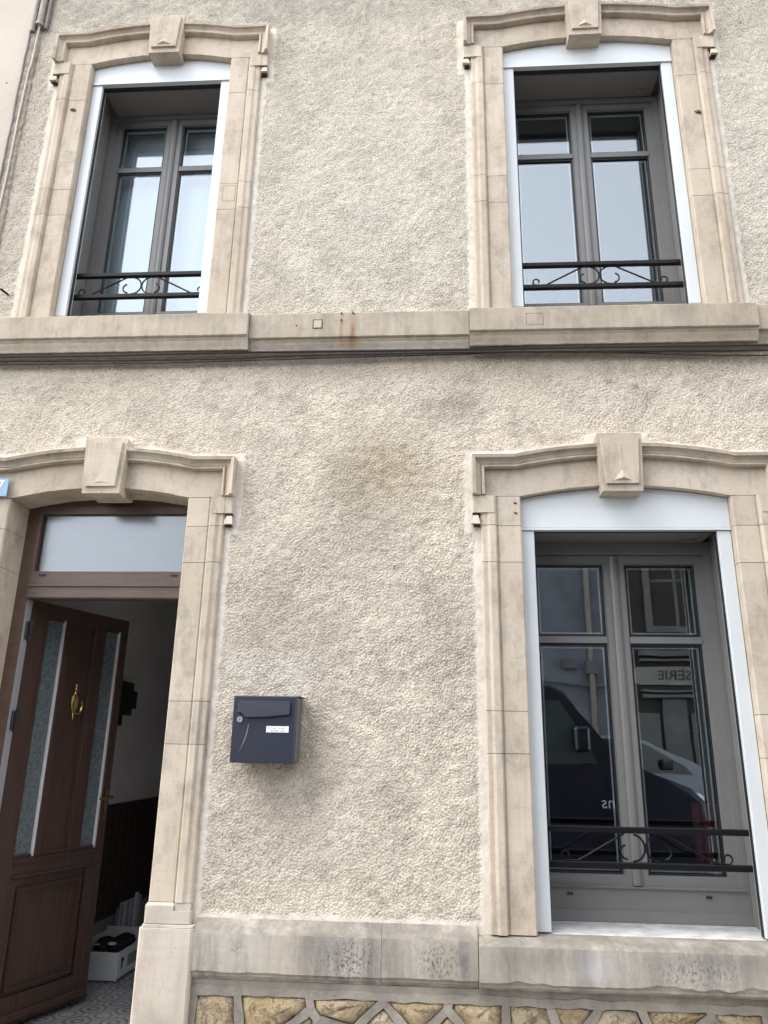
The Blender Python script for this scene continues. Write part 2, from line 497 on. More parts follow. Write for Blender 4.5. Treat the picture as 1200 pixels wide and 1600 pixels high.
def tube(bm, pts, r, seg=8, mi=0, caps=True):
    P = [Vector(p) for p in pts]
    up = Vector((0.13, 0.21, 0.97))
    prev = None
    n = None
    first = None
    for i, p in enumerate(P):
        t = (P[min(i + 1, len(P) - 1)] - P[max(i - 1, 0)]).normalized()
        if n is None:
            n = t.orthogonal().normalized()
        else:
            n = (n - t * n.dot(t)).normalized()
        b_ = t.cross(n)
        rr = r[i] if isinstance(r, (list, tuple)) else r
        ring = [bm.verts.new(p + (n * math.cos(2 * math.pi * k / seg) + b_ * math.sin(2 * math.pi * k / seg)) * rr) for k in range(seg)]
        if prev:
            for k in range(seg):
                bm.faces.new((prev[k], prev[(k + 1) % seg], ring[(k + 1) % seg], ring[k])).material_index = mi
        else:
            first = ring
        prev = ring
    if caps:
        bm.faces.new(first[::-1]); bm.faces.new(prev)


def ring_frame(bm, x0, x1, z0, z1, w, y0, y1, mi=0):
    """rectangular frame, outer x0..x1, z0..z1; w = (left,right,bottom,top) widths"""
    l, r, bt, tp = w if isinstance(w, (list, tuple)) else (w,) * 4
    o_ = [(x0, z0), (x1, z0), (x1, z1), (x0, z1)]
    i_ = [(x0 + l, z0 + bt), (x1 - r, z0 + bt), (x1 - r, z1 - tp), (x0 + l, z1 - tp)]
    V = {}
    for nm, L in (('o', o_), ('i', i_)):
        for k, p in enumerate(L):
            V[nm, k, 0] = bm.verts.new((p[0], y0, p[1]))
            V[nm, k, 1] = bm.verts.new((p[0], y1, p[1]))
    for k in range(4):
        j = (k + 1) % 4
        for q in ((V['o', k, 0], V['o', j, 0], V['i', j, 0], V['i', k, 0]), (V['o', k, 1], V['i', k, 1], V['i', j, 1], V['o', j, 1]),
                  (V['i', k, 0], V['i', j, 0], V['i', j, 1], V['i', k, 1]), (V['o', k, 0], V['o', k, 1], V['o', j, 1], V['o', j, 0])):
            bm.faces.new(q).material_index = mi


def text_bm(s, size, depth, shear=0.0):
    cu = bpy.data.curves.new('lettering', 'FONT')
    cu.body = s; cu.size = size; cu.extrude = depth; cu.align_x = 'CENTER'; cu.align_y = 'CENTER'; cu.shear = shear
    cu.resolution_u = 3
    ob = bpy.data.objects.new('lettering', cu)
    COL.objects.link(ob)
    bpy.context.view_layer.update()
    me = bpy.data.meshes.new_from_object(ob.evaluated_get(bpy.context.evaluated_depsgraph_get()))
    bpy.data.objects.remove(ob)
    bm = bmesh.new(); bm.from_mesh(me)
    bpy.data.meshes.remove(me); bpy.data.curves.remove(cu)
    return bm

# ------------------------------------------------------------------ key dimensions of the facade
Y_WALL = -0.030      # render
Y_ST = -0.045        # flat of the dressed stone
LOW, UPP = 1.170, 3.967          # springing of the lintels
OPEN = {                       # centre, half width, springing, sill level
    'door': (-1.652, 0.452, LOW, -1.275),
    'low': (0.9065, 0.4885, LOW, -0.702),
    'upl': (-1.6360, 0.4300, UPP, 2.233),
    'upr': (0.9065, 0.4885, UPP, 2.233),
}
STR_TOP, STR_EDGE, STR_BOT = 2.160, 2.020, 1.955
SILL_TOP, SILL_EDGE, SILL_BOT = -0.716, -0.866, -0.896
JW = 0.190                     # jamb width


def arch_z(dx, hw, zs):
    """intrados of the lintel, a flat segmental arch"""
    return zs + 0.054 * (1 - (dx / hw) ** 2)


def hood_z(dx, hw, zs):
    k = hw + 0.020
    if abs(dx) >= k:
        return zs + 0.138
    return zs + 0.138 + 0.053 * (1 - (dx / k) ** 2)


house = thing('row_house', 'beige roughcast two storey row house with cut limestone window surrounds and an open brown door', 'house', (0, 0, GROUND))

# ------------------------------------------------------------------ the rendered wall, one displaced sheet
def outline(cx, hw, zs, z0, grow):
    """outer outline of a surround as a polygon"""
    o_ = hw + 0.230 + grow
    pts = [(-o_, zs + 0.198 + grow)]
    for k in range(0, 25):
        dx = -hw + 2 * hw * k / 24
        pts.append((dx, hood_z(dx, hw, zs) + 0.060 + grow))
    pts.append((o_, zs + 0.198 + grow))
    j = hw + JW + grow
    pts += [(o_, zs - 0.15 - grow), (j, zs - 0.15 - grow), (j, z0 - 0.02), (-j, z0 - 0.02), (-j, zs - 0.15 - grow), (-o_, zs - 0.15 - grow)]
    return [(cx + x, z) for x, z in pts]


def pip(X, Z, poly):
    ins = np.zeros(X.shape, bool)
    n = len(poly)
    for i in range(n):
        (x1, z1), (x2, z2) = poly[i], poly[(i + 1) % n]
        if z1 == z2: continue
        c_ = (z1 > Z) != (z2 > Z)
        ins ^= c_ & (X < (x2 - x1) * (Z - z1) / (z2 - z1) + x1)
    return ins


def filt(shape, lo, hi, step, seed, ax=1.0):
    """band passed noise, wavelengths lo..hi metres, unit variance"""
    r_ = np.random.default_rng(seed)
    w = np.fft.rfft2(r_.standard_normal(shape))
    fz = np.fft.fftfreq(shape[0], step)[:, None]
    fx = np.fft.rfftfreq(shape[1], step)[None, :] * ax
    fr = np.sqrt(fz ** 2 + fx ** 2) + 1e-9
    g = np.exp(-(fr * lo) ** 2) * (1 - np.exp(-(fr * hi) ** 2))
    n_ = np.fft.irfft2(w * g, shape)
    return (n_ - n_.mean()) / n_.std()


def render_wall(x0, x1, z0, z1, step):
    nx = int(round((x1 - x0) / step)) + 1
    nz = int(round((z1 - z0) / step)) + 1
    xs = np.linspace(x0, x1, nx); zs_ = np.linspace(z0, z1, nz)
    X, Z = np.meshgrid(xs, zs_)
    sh = X.shape
    wob = 0.0028 * filt(sh, 0.03, 0.3, step, 5)
    smooth = np.zeros(sh)
    cut = np.zeros(sh, bool)
    for k, (cx, hw, zs, zb) in OPEN.items():
        zb2 = SILL_EDGE if zb < 0 else STR_EDGE
        if k == 'door': zb2 = -1.6
        cut |= pip(X, Z, outline(cx, hw, zs, zb2, -0.03)) & pip(X, Z, [(cx - hw - .18, zb2), (cx + hw + .18, zb2), (cx + hw + .18, zs + .17), (cx - hw - .18, zs + .17)])
        smooth = np.maximum(smooth, pip(X + wob, Z + wob, outline(cx, hw, zs, zb2, 0.034)).astype(float))
        kz = zs + 0.298
        smooth = np.maximum(smooth, ((np.abs(X + wob - cx + .015) < 0.150) & (Z < kz + .03) & (Z > kz - .2)).astype(float))
    smooth = np.maximum(smooth, ((Z + wob > STR_TOP) & (Z + wob < STR_TOP + 0.035) & (X > -1.0) & (X < 0.25)).astype(float))
    smooth = np.maximum(smooth, ((Z + wob < SILL_TOP + 0.055) & (X > -1.05)).astype(float))
    # soften the mask
    def blur(a, s):
        w = np.fft.rfft2(np.pad(a, 24, mode='edge'))
        fz = np.fft.fftfreq(a.shape[0] + 48, step)[:, None]; fx = np.fft.rfftfreq(a.shape[1] + 48, step)[None, :]
        return np.fft.irfft2(w * np.exp(-2 * (np.pi * s) ** 2 * (fz ** 2 + fx ** 2)), (a.shape[0] + 48, a.shape[1] + 48))[24:-24, 24:-24]
    soft = np.clip(blur(smooth, 0.004), 0, 1)
    # splattered roughcast: lumps with sharp valleys
    a = filt(sh, 0.0045, 0.0135, step, 1, 0.85)
    b_ = filt(sh, 0.012, 0.045, step, 2, 0.8)
    c_ = filt(sh, 0.05, 0.4, step, 3)
    lump = 0.00120 * np.tanh(1.3 * a) + 0.00015 * b_ - 0.0012 * np.maximum(-a - .5, 0)
    lump = np.clip(lump, -0.011, 0.009)
    rough = lump * (1 - 0.97 * soft) * (1 + .15 * filt(sh, .2, 1.2, step, 4))
    Y = Y_WALL - rough - 0.0010 * c_ * (1 - .8 * soft) - 0.004 * soft
    # --- colours: the paint, the lime border, the stains and some painted shade
    n1 = filt(sh, 0.25, 1.6, step, 21); n2 = filt(sh, 0.06, 0.35, step, 22); n3 = filt(sh, 0.02, 0.10, step, 23)
    low = np.array([0.655, 0.570, 0.464]); up = np.array([0.600, 0.538, 0.440])
    t = np.clip((Z - 1.75) / 0.5, 0, 1)[..., None]
    colr = low * (1 - t) + up * t
    colr = colr * (1 + 0.045 * n1 + 0.025 * n2 + .02 * n3)[..., None]
    gr = np.clip(filt(sh, .10, .9, step, 31) + .5 * n2 - .55, 0, 1.4)[..., None] * .26      # soot and algae in patches
    colr = colr * (1 - gr) + np.array([.36, .32, .255]) * gr
    tp = (np.clip((Z - 4.12 + .08 * n2) / .5, 0, 1) * .55)[..., None]                        # damp band below the eaves
    colr = colr * (1 - tp) + np.array([.33, .31, .265]) * tp
    def blot(x, z, rx, rz, amt, col, edge=0.25):
        nonlocal colr
        d = ((X - x) / rx) ** 2 + ((Z - z) / rz) ** 2
        w = np.clip(np.exp(-d * 1.2) * (1 + edge * 1.3 * n2 + edge * .9 * n3), 0, 1) * amt
        colr = colr * (1 - w[..., None]) + np.array(col) * w[..., None]
    blot(-0.25, 1.30, .27, .21, .80, (.40, .325, .215), .14); blot(-0.38, 1.17, .10, .12, .35, (.30, .26, .20), .2); blot(.205, 2.60, .010, .007, 1., (.06, .05, .04)); blot(-.37, .335, .006, .012, .9, (.12, .10, .08)); blot(.21, 3.30, .006, .006, .9, (.12, .10, .08)); blot(.22, 2.9, .006, .006, .9, (.14, .12, .10)); blot(-.85, 4.02, .04, .02, .5, (.30, .24, .19))
    blot(-0.33, 1.05, .24, .28, .50, (.40, .345, .28), .15)
    blot(0.14, 1.67, .10, .07, .70, (.33, .30, .235))
    blot(0.02, 1.62, .18, .06, .35, (.37, .33, .27))
    blot(-0.50, 2.58, .12, .12, .45, (.41, .36, .25))
    blot(-0.46, 2.75, .4, .5, .12, (.42, .38, .29))
    blot(-0.78, 0.58, .20, .30, .75, (.42, .35, .285), .18)
    blot(-0.50, 0.42, .18, .26, .60, (.43, .365, .30), .18)
    blot(0.08, 0.45, .13, .30, .60, (.43, .36, .29), .18)
    blot(-0.74, 0.34, .30, .10, .6, (.63, .59, .52))
    blot(-0.66, -0.16, .22, .17, .65, (.38, .32, .27), .18); blot(-.53, .02, .08, .2, .5, (.42, .36, .30), .18); blot(-.88, -.02, .06, .25, .45, (.42, .36, .30), .18)  # grime and painted soft shadow below and around the mailbox
    blot(-0.75, -0.40, .3, .12, .30, (.44, .385, .33))
    blot(-0.76, 4.34, .9, .14, .45, (.34, .315, .27))
    blot(-2.15, 4.36, .35, .14, .60, (.32, .29, .25))
    blot(-1.0, 4.3, .12, .12, .5, (.30, .28, .24))
    blot(-2.38, 3.3, .10, 1.2, .70, (.44, .38, .31))
    blot(-0.36, 2.95, .40, .6, .50, (.62, .59, .51))
    blot(0.22, 3.74, .06, .03, .8, (.66, .63, .56))
    blot(-0.38, 1.91, 1.2, .11, .62, (.40, .34, .275), .18); blot(1.1, 1.90, .9, .09, .5, (.40, .34, .275), .18)
    blot(1.3, 1.88, .5, .07, .40, (.41, .35, .285))
    blot(-1.75, 1.80, .35, .22, .30, (.50, .43, .31))
    blot(0.45, 1.76, .12, .14, .35, (.50, .43, .28))
    blot(1.75, 4.1, .25, .3, .40, (.42, .395, .33)); blot(1.78, 3.0, .2, .7, .40, (.62, .59, .52)); blot(-.9, 3.6, .1, .7, .30, (.40, .37, .30)); blot(-.5, 3.85, .45, .3, .30, (.42, .39, .31))
    # green black specks under the string course and thin rust streaks
    # fine dirt and the shade of the grain, painted into the pits
    pits = np.clip(-(lump / 0.0035) - 0.3, 0, 1) * (1 - soft)
    colr = colr * (1 - 0.22 * pits[..., None]) 
    bord = np.array([0.640, 0.585, 0.505]) * (1 + .05 * n2 + .05 * n3)[..., None]
    bord = np.where((Z > 2)[..., None], bord * np.array([.98, .985, .98]), bord)
    colr = colr * (1 - .85 * soft[..., None]) + bord * .85 * soft[..., None]
    colr = np.clip(colr, 0.02, 0.9)
    # --- mesh
    idx = np.arange(nx * nz).reshape(nz, nx)
    keep = ~(cut[:-1, :-1] & cut[1:, :-1] & cut[:-1, 1:] & cut[1:, 1:])
    q = np.stack([idx[:-1, :-1], idx[:-1, 1:], idx[1:, 1:], idx[1:, :-1]], -1)[keep]
    used = np.unique(q)
    remap = -np.ones(nx * nz, np.int64); remap[used] = np.arange(len(used))
    q = remap[q]
    co = np.stack([X, Y, Z - GROUND], -1).reshape(-1, 3)[used]
    me = bpy.data.meshes.new('wall')
    me.vertices.add(len(co)); me.vertices.foreach_set('co', co.astype(np.float32).ravel())
    me.loops.add(q.size); me.loops.foreach_set('vertex_index', q.astype(np.int32).ravel())
    me.polygons.add(len(q)); me.polygons.foreach_set('loop_start', (np.arange(len(q)) * 4).astype(np.int32))
    me.polygons.foreach_set('use_smooth', np.ones(len(q), bool))
    me.update(calc_edges=True)
    ca = me.attributes.new('tint', 'FLOAT_COLOR', 'POINT')
    rgba = np.ones((len(co), 4), np.float32); rgba[:, :3] = colr.reshape(-1, 3)[used]; rgba[:, 3] = (1 - soft).ravel()[used]
    ca.data.foreach_set('color', rgba.ravel())
    me.materials.append(M['render'])
    ob = bpy.data.objects.new('wall', me)
    COL.objects.link(ob); ob.parent = house
    return ob


render_wall(-2.46, 2.06, -0.76, 4.74, 0.0050)
# the rest of the wall, out of the picture: above, to the right and behind the sheet
bm = bmesh.new()
box(bm, -2.46, 5.0, -0.030, 0.20, 4.742, 5.6)
box(bm, 2.062, 5.0, -0.030, 0.20, -1.5, 4.738)
# masonry behind the render, between the openings
core = []
for z0, z1 in ((-1.5, 5.59),):
    for a, b_ in ((-2.46, -2.11), (-1.195, 0.412), (1.40, 2.06)):
        box(bm, a, b_, 0.0, 0.34, z0, z1)
for a, b_, lst in ((-2.108, -1.197, ((1.30, 2.22), (4.10, 5.59))), (0.414, 1.398, ((-1.5, -0.79), (1.30, 2.20), (4.10, 5.59)))):
    for z0, z1 in lst:
        box(bm, a, b_, 0.003, 0.34, z0, z1)
ob = sub('masonry', bm, M['render_far'], house)
bm = bmesh.new()
prism(bm, [(-0.35, 5.6), (5.0, 8.6), (5.0, 8.7), (-0.4, 5.7)], lambda p, x: (x, p[0], p[1]), -2.46, 5.0)
sub('roof', bm, plain('slate', (0.09, 0.09, 0.10), 0.7, 0.2, 20), house)

# ------------------------------------------------------------------ dressed stone
def jit(bm, a=0.0010):
    for v_ in bm.verts:
        v_.co += Vector((random.uniform(-a, a), random.uniform(-a, a), random.uniform(-a, a)))


def jamb_profile(rev):
    return [(0, rev), (0, -.038), (.006, Y_ST), (.107, Y_ST), (.111, -.040), (.115, -.041), (.118, -.052), (.124, -.061), (.150, -.062),
            (.164, -.054), (.183, -.054), (JW, -.048), (JW, 0.05)]


def jambs(cx, hw, joints, rev, mats=None):
    for s in (-1, 1):
        jl = joints[s]
        for z0, z1 in zip(jl[:-1], jl[1:]):
            bm = bmesh.new()
            prism(bm, jamb_profile(rev), lambda p, z: (cx + s * (hw + p[0]), p[1], z), z0 + 0.0013, z1 - 0.0013)
            es = [e for e in bm.edges if abs(e.verts[0].co.z - e.verts[1].co.z) < 1e-5 and len(e.link_faces) == 2
                  and abs(e.link_faces[0].normal.dot(e.link_faces[1].normal)) < .3 and e.verts[0].co.y < 0 and e.verts[1].co.y < 0]
            sub('stone', bm, mats or M['stone'], house)
        bm = bmesh.new()   # mortar behind the joints
        mp_ = [(.002, rev - .006), (.002, -.037), (.007, -.0428), (.106, -.0428), (.111, -.0378), (.117, -.0388), (.1205, -.051), (.1255, -.0585), (.149, -.0595), (.164, -.0515), (.182, -.0515), (.187, .04)]
        prism(bm, mp_, lambda p, z: (cx + s * (hw + p[0]), p[1], z), jl[0] + .001, jl[-1] - .001)
        sub('joint_mortar', bm, M['joint'], house)


HOOD = [(0, -.030), (0, -.072), (.003, -.079), (.009, -.080), (.013, -.075), (.0150, -.064), (.018, -.0700), (.030, -.073), (.040, -.082),
        (.0425, -.083), (.0435, -.097), (.058, -.101), (.060, -.099), (.060, -.015)]


def lintel(cx, hw, zs, rev, kcx, key_plain=False):
    key_b, key_t = zs + 0.006, zs + 0.298
    for s in (-1, 1):
        # voussoir: flat face between the arch and the hood mould
        xs_ = [hw * (1 - k / 14) + 0.085 * (k / 14) for k in range(15)]
        low_ = [(s * x, arch_z(x, hw, zs)) for x in xs_]
        top_ = [(s * x, hood_z(x, hw, zs) + .012) for x in [.085 + (hw + .02 - .085) * k / 12 for k in range(13)]]
        xo = hw + 0.170
        poly = low_ + top_ + [(s * xo, zs + .150), (s * xo, zs + .0016)]
        if True:
            poly.append((s * hw, zs + .0016))
            poly = poly[1:] if abs(low_[0][1] - zs) < 1e-6 else poly
        bm = bmesh.new()
        prism(bm, poly, lambda p, y: (cx + p[0], y, p[1]), Y_ST, 0.0)
        low2 = [(s * x, arch_z(x, hw, zs) + .0005) for x in xs_]
        poly2 = low2 + [(s * .085, zs + .15), (s * hw, zs + .15)]
        prism(bm, poly2, lambda p, y: (cx + p[0], y, p[1]), 0.0005, rev)
        # hood mould with ears
        k_ = hw + .020
        path = [(s * xo, zs + .0016), (s * xo, zs + .138)]
        path += [(s * x, hood_z(x, hw, zs)) for x in [k_ - (k_ - .080) * q / 14 for q in range(15)]]
        prof = [(n_ * (1 if s > 0 else 1), y) for n_, y in HOOD]
        pth = [(cx + p[0], p[1]) for p in path]
        if s > 0:
            sweep(bm, pth, [(-n_, y) for n_, y in HOOD])
        else:
            sweep(bm, pth, [(n_, y) for n_, y in HOOD])
        jit(bm, 0.0010)
        sub('lintel_stone', bm, M['stone'], house)
        # ear block below the springing, with its little drop
        bm = bmesh.new()
        a0, a1 = s * (hw + JW + .001), s * (hw + .230)
        prism(bm, [(s * (hw + .128), -.02), (s * (hw + .128), -.0645), (s * (hw + .190), -.0650), (s * (hw + .1915), -.0630), (s * (hw + .225), -.0630), (s * (hw + .230), -.058), (s * (hw + .230), -.02)],
              lambda p, z: (cx + p[0], p[1], z), zs - .086, zs - .0016)
        prism(bm, [(s * (hw + JW + .001), -.02), (s * (hw + JW + .001), -.050), (s * (hw + .193), -.050), (s * (hw + .193), -.02)],
              lambda p, z: (cx + p[0], p[1], z), zs - .148, zs - .087)
        xa, xb = s * (hw + .200), s * (hw + .232)
        def drop(p, t):
            return (cx + (xa + xb) / 2 + (p[0] * (.62 + .38 * t)) * .021, Y_WALL - .014 + p[1] * (.55 + .45 * t) * -.031, zs - .100 - .044 * t)
        prism(bm, [(-1, 0), (1, 0), (1, 1), (-1, 1)], drop, 0, 1)
        sub('ear_stone', bm, M['stone'], house)
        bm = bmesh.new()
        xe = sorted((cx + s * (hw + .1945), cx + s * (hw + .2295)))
        box(bm, xe[0], xe[1], -.056, -.02, zs - .0985, zs - .0868)  # dark block added in place of the shaded slot above the drop
        sub('shade_soot_strip', bm, M['soot'], house)
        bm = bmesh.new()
        box(bm, xe[0] + .003, xe[1] - .001, -.060, -.02, zs - .1505, zs - .1448)  # dark strip painting in shade and soot under the drop
        sub('shade_soot_strip', bm, M['soot'], house)
    bm = bmesh.new()
    box(bm, cx - hw - .15, cx + hw + .15, -.040, -.034, zs + .06, zs + .135)
    sub('joint_mortar', bm, M['joint'], house)
    # keystone
    bm = bmesh.new()
    wb, wt = 0.0930, 0.1070
    yk = -0.100
    prism(bm, [(-wb, key_b), (wb, key_b), (wt, key_t - .012), (wt - .004, key_t), (-wt + .004, key_t), (-wt, key_t - .012)],
          lambda p, y: (kcx + p[0], y, p[1]), yk, min(rev, .0))
    def pan(g, y):
        zb, zt = key_b + .030, key_t - .022
        return [(kcx - wb + g - .001, y, zb + g * .2), (kcx + wb - g, y, zb + g * .2), (kcx + wt - g, y, zt - g * .3), (kcx - wt + g, y, zt - g * .3)]
    A = [bm.verts.new(p) for p in pan(.016, yk + .002)]
    B = [bm.verts.new(p) for p in pan(.020, yk - .013)]
    for i in range(4):
        bm.faces.new((A[i], A[(i + 1) % 4], B[(i + 1) % 4], B[i]))
    bm.faces.new(B)
    # pyramid relief at the foot of the panel and a faint rib above it
    zb = key_b + .038
    y0 = yk - .0133
    h_ = 0.085 if not key_plain else .05
    hh = .0035 if key_plain else .013
    p = [bm.verts.new((kcx - .046, y0, zb + .01)), bm.verts.new((kcx + .046, y0, zb + .01)), bm.verts.new((kcx, y0, zb + .01 + .055)), bm.verts.new((kcx, y0 - hh, zb + .020))]
    for q in ((0, 1, 3), (1, 2, 3), (2, 0, 3)):
        bm.faces.new([p[i] for i in q])
    if not key_plain:
        q = [bm.verts.new(c_) for c_ in ((kcx - .006, y0, zb + .065), (kcx + .006, y0, zb + .065), (kcx + .010, y0, zb + .20), (kcx - .010, y0, zb + .20), (kcx, y0 - .0014, zb + .075), (kcx, y0 - .0014, zb + .19))]
        for f_ in ((0, 1, 4), (1, 2, 5, 4), (2, 3, 5), (3, 0, 4, 5)):
            bm.faces.new([q[i] for i in f_])
    if rev > .05 and key_plain:
        # the soffit of the door keystone runs back into the reveal
        prism(bm, [(-wb + .004, key_b + .012), (wb - .004, key_b + .012), (wb, zs + .10), (-wb, zs + .10)], lambda p, y: (kcx + p[0], y, p[1]), 0.0005, rev - .05)
    jit(bm, 0.0008)
    sub('keystone', bm, M['stone'], house)


for k in OPEN:
    cx, hw, zs, zb = OPEN[k]
    if k == 'door':
        j = {1: [-.622, .012, .198, .842, 1.023, zs], -1: [-.622, .012, .198, .822, 1.012, zs]}
        jambs(cx, hw, j, 0.16)
        lintel(cx, hw, zs, 0.14, cx + .028, True)
    elif k == 'low':
        j = {1: [SILL_TOP + .012, -.004, .174, .846, 1.023, zs], -1: [SILL_TOP + .012, -.004, .174, .846, 1.023, zs]}
        jambs(cx, hw, j, 0.29)
        lintel(cx, hw, zs, 0.03, cx - .018)
    else:
        j = {1: [STR_TOP + .035, 2.87, 3.045, 3.70, zs], -1: [STR_TOP + .035, 2.865, 3.04, 3.69, zs]}
        jambs(cx, hw, j, 0.29)
        lintel(cx, hw, zs, 0.03, cx + (.030 if k == 'upl' else -.018))


def lump(name, x, z, y, r, mat):
    bm = bmesh.new()
    bmesh.ops.create_icosphere(bm, subdivisions=2, radius=1, matrix=Matrix.Translation((x, y, z)) @ Matrix.Rotation(R(20), 4, 'Y') @ Matrix.Diagonal((r * 1.5, r * .6, r * .75, 1)))
    for v_ in bm.verts: v_.co += Vector((random.uniform(-1, 1), random.uniform(-1, 1), random.uniform(-1, 1))) * r * .22
    return sub(name, bm, mat, house)


M['rusty'] = plain('old_iron', (.10, .075, .055), .95, .4, 60)
for x, z in ((-2.135, 3.615), (1.485, 3.43), (.392, 1.135), (.392, 1.085)):
    lump('old_hinge_peg', x, z, Y_ST - .001, .013 if z > 2 else .006, M['rusty'])


def course(name, x0, x1, top, edge, bot, yf, mat, rise=0.045, chip=0.0, seed=1):
    """a sill or string course stone: plain front above, moulding below"""
    r_ = random.Random(seed)
    yb = 0.02
    prof = [(yb, top + rise), (Y_WALL - .006, top + rise * .88), (yf + .006, top), (yf, top - .007), (yf, edge + .003), (yf + .004, edge), (yf + .015, edge - .003),
            (yf + .016, edge - .012), (yf + .020, edge - .016), (yf + .024, bot + (edge - bot) * .50), (yf + .031, bot + (edge - bot) * .22), (yf + .033, bot + .005), (yf + .035, bot), (yb, bot)]
    n = max(2, int((x1 - x0) / .018))
    bm = bmesh.new()
    rows = []
    chips = [(r_.uniform(x0, x1), r_.uniform(.02, .07), r_.uniform(.3, 1)) for _ in range(int((x1 - x0) * 7))] if chip else []
    for i in range(n + 1):
        x = x0 + (x1 - x0) * i / n
        row = []
        for q, (y, z) in enumerate(prof):
            dy = r_.uniform(-1, 1) * .0009; dz = r_.uniform(-1, 1) * .0009
            if chip and q in (4, 5):
                c_ = sum(a * math.exp(-((x - xc) / w) ** 2) for xc, w, a in chips)
                dz += chip * min(1.4, c_) + r_.uniform(0, chip * .3); dy += chip * .5 * min(1.4, c_)
            if chip and q in (2, 3):
                dy += r_.uniform(-1, 1) * chip * .12; dz -= r_.uniform(0, 1) * chip * .2
            row.append(bm.verts.new((x, y + dy, z + dz)))
        rows.append(row)
    m_ = len(prof)
    for a, b_ in zip(rows[:-1], rows[1:]):
        for i in range(m_):
            bm.faces.new((a[i], a[(i + 1) % m_], b_[(i + 1) % m_], b_[i]))
    bm.faces.new(rows[0]); bm.faces.new(rows[-1][::-1])
    return sub(name, bm, mat, house)


# string course under the upper windows: projecting stones under each window, a flatter one between
course('sill_stone', -2.470, -0.949, STR_TOP - .008, STR_EDGE, STR_BOT, -.135, M['stone_course'], seed=3)
course('string_course_stone', -0.946, 0.1855, STR_TOP, STR_EDGE - .004, STR_BOT, -.104, M['stone_course'], seed=4)
course('sill_stone', 0.1885, 1.603, STR_TOP - .008, STR_EDGE, STR_BOT, -.135, M['stone_course'], seed=5)
course('string_course_stone', 1.606, 4.9, STR_TOP, STR_EDGE - .004, STR_BOT, -.104, M['stone_course'], seed=6)
# the weathered lower sill
course('sill_course_stone', -0.985, -0.213, SILL_TOP, SILL_EDGE, SILL_BOT, -.086, M['stone_sill'], chip=.004, seed=7)
course('sill_course_stone', -0.2115, 0.1745, SILL_TOP, SILL_EDGE, SILL_BOT, -.084, M['stone_sill'], chip=.005, seed=8)
course('window_sill_stone', 0.1775, 1.640, SILL_TOP - .006, SILL_EDGE + .004, SILL_BOT + .008, -.122, M['stone_sill'], rise=.017, chip=.013, seed=9)
course('sill_course_stone', 1.643, 4.9, SILL_TOP, SILL_EDGE, SILL_BOT, -.086, M['stone_sill'], chip=.004, seed=10)
# cement sills inside the openings
for k in ('low', 'upl', 'upr'):
    cx, hw, zs, zb = OPEN[k]
    bm = bmesh.new()
    prism(bm, [(.012, zb - .012), (.012, zb - .003), (.02, zb), (.30, zb + .004), (.30, zb - .08), (.0205, zb - .08), (.0205, zb - .012)], lambda p, x: (x, p[0], p[1]), cx - hw + .001, cx + hw - .001)
    sub('window_ledge', bm, plain('white_cement', (0.48, 0.475, 0.46), 0.9, 0.3, 14) if k == 'low' else M['stone_course'], house)

# door plinths
cx, hw = OPEN['door'][:2]
for s in (-1, 1):
    xi, xo = hw, hw + .200
    bm = bmesh.new()
    sp = lambda z0, z1, a, b_, yf, dy: prism(bm, [(a, .16), (a, yf + .008), (a + .008, yf), (b_ - .006, yf), (b_, yf + .006), (b_, .03)],
                                          lambda p, z: (cx + s * p[0], p[1], z), z0, z1)
    sp(-.700, -.6505, xi - .004, xo - .005, -.066, 0)
    # chamfered cap under the flat band
    P0 = [(xi, .16), (xi, -.046), (xi + .11, -.046), (xi + .11, .03)]
    P1 = [(xi - .004, .16), (xi - .004, -.064), (xi + .116, -.064), (xi + .116, .03)]
    A = [bm.verts.new((cx + s * p[0], p[1], -.6235)) for p in P0]
    B = [bm.verts.new((cx + s * p[0], p[1], -.632)) for p in P1]
    C_ = [bm.verts.new((cx + s * p[0], p[1], -.6495)) for p in P1]
    for U, W in ((A, B), (B, C_)):
        for i in range(4):
            bm.faces.new((U[i], U[(i + 1) % 4], W[(i + 1) % 4], W[i]))
    bm.faces.new(A); bm.faces.new(C_)
    box(bm, *(sorted((cx + s * (xi + .118), cx + s * (xo - .012)))), -.058, .03, -.6495, -.6225)
    jit(bm, .001)
    sub('plinth_cap', bm, M['stone_pale'], house)
    bm = bmesh.new()
    prism(bm, [(xi - .012, .20), (xi - .012, -.082), (xi - .002, -.094), (xo + .008, -.094), (xo + .016, -.086), (xo + .016, .03)], lambda p, z: (cx + s * p[0], p[1], z), GROUND - .02, -.712)
    prism(bm, [(xi - .006, .19), (xi - .006, -.070), (xi + .002, -.080), (xo + .006, -.080), (xo + .012, -.074), (xo + .012, .03)], lambda p, z: (cx + s * p[0], p[1], z), -.7115, -.7015)
    jit(bm, .0012)
    sub('plinth_stone', bm, M['stone_pale'], house)

# ------------------------------------------------------------------ rubble base with raised ribbon pointing
def clip(poly, a, b_, c_):
    out = []
    for i in range(len(poly)):
        p, q = poly[i], poly[(i + 1) % len(poly)]
        dp, dq = a * p[0] + b_ * p[1] - c_, a * q[0] + b_ * q[1] - c_
        if dp <= 0: out.append(p)
        if dp * dq < 0:
            t = dp / (dp - dq); out.append((p[0] + (q[0] - p[0]) * t, p[1] + (q[1] - p[1]) * t))
    return out


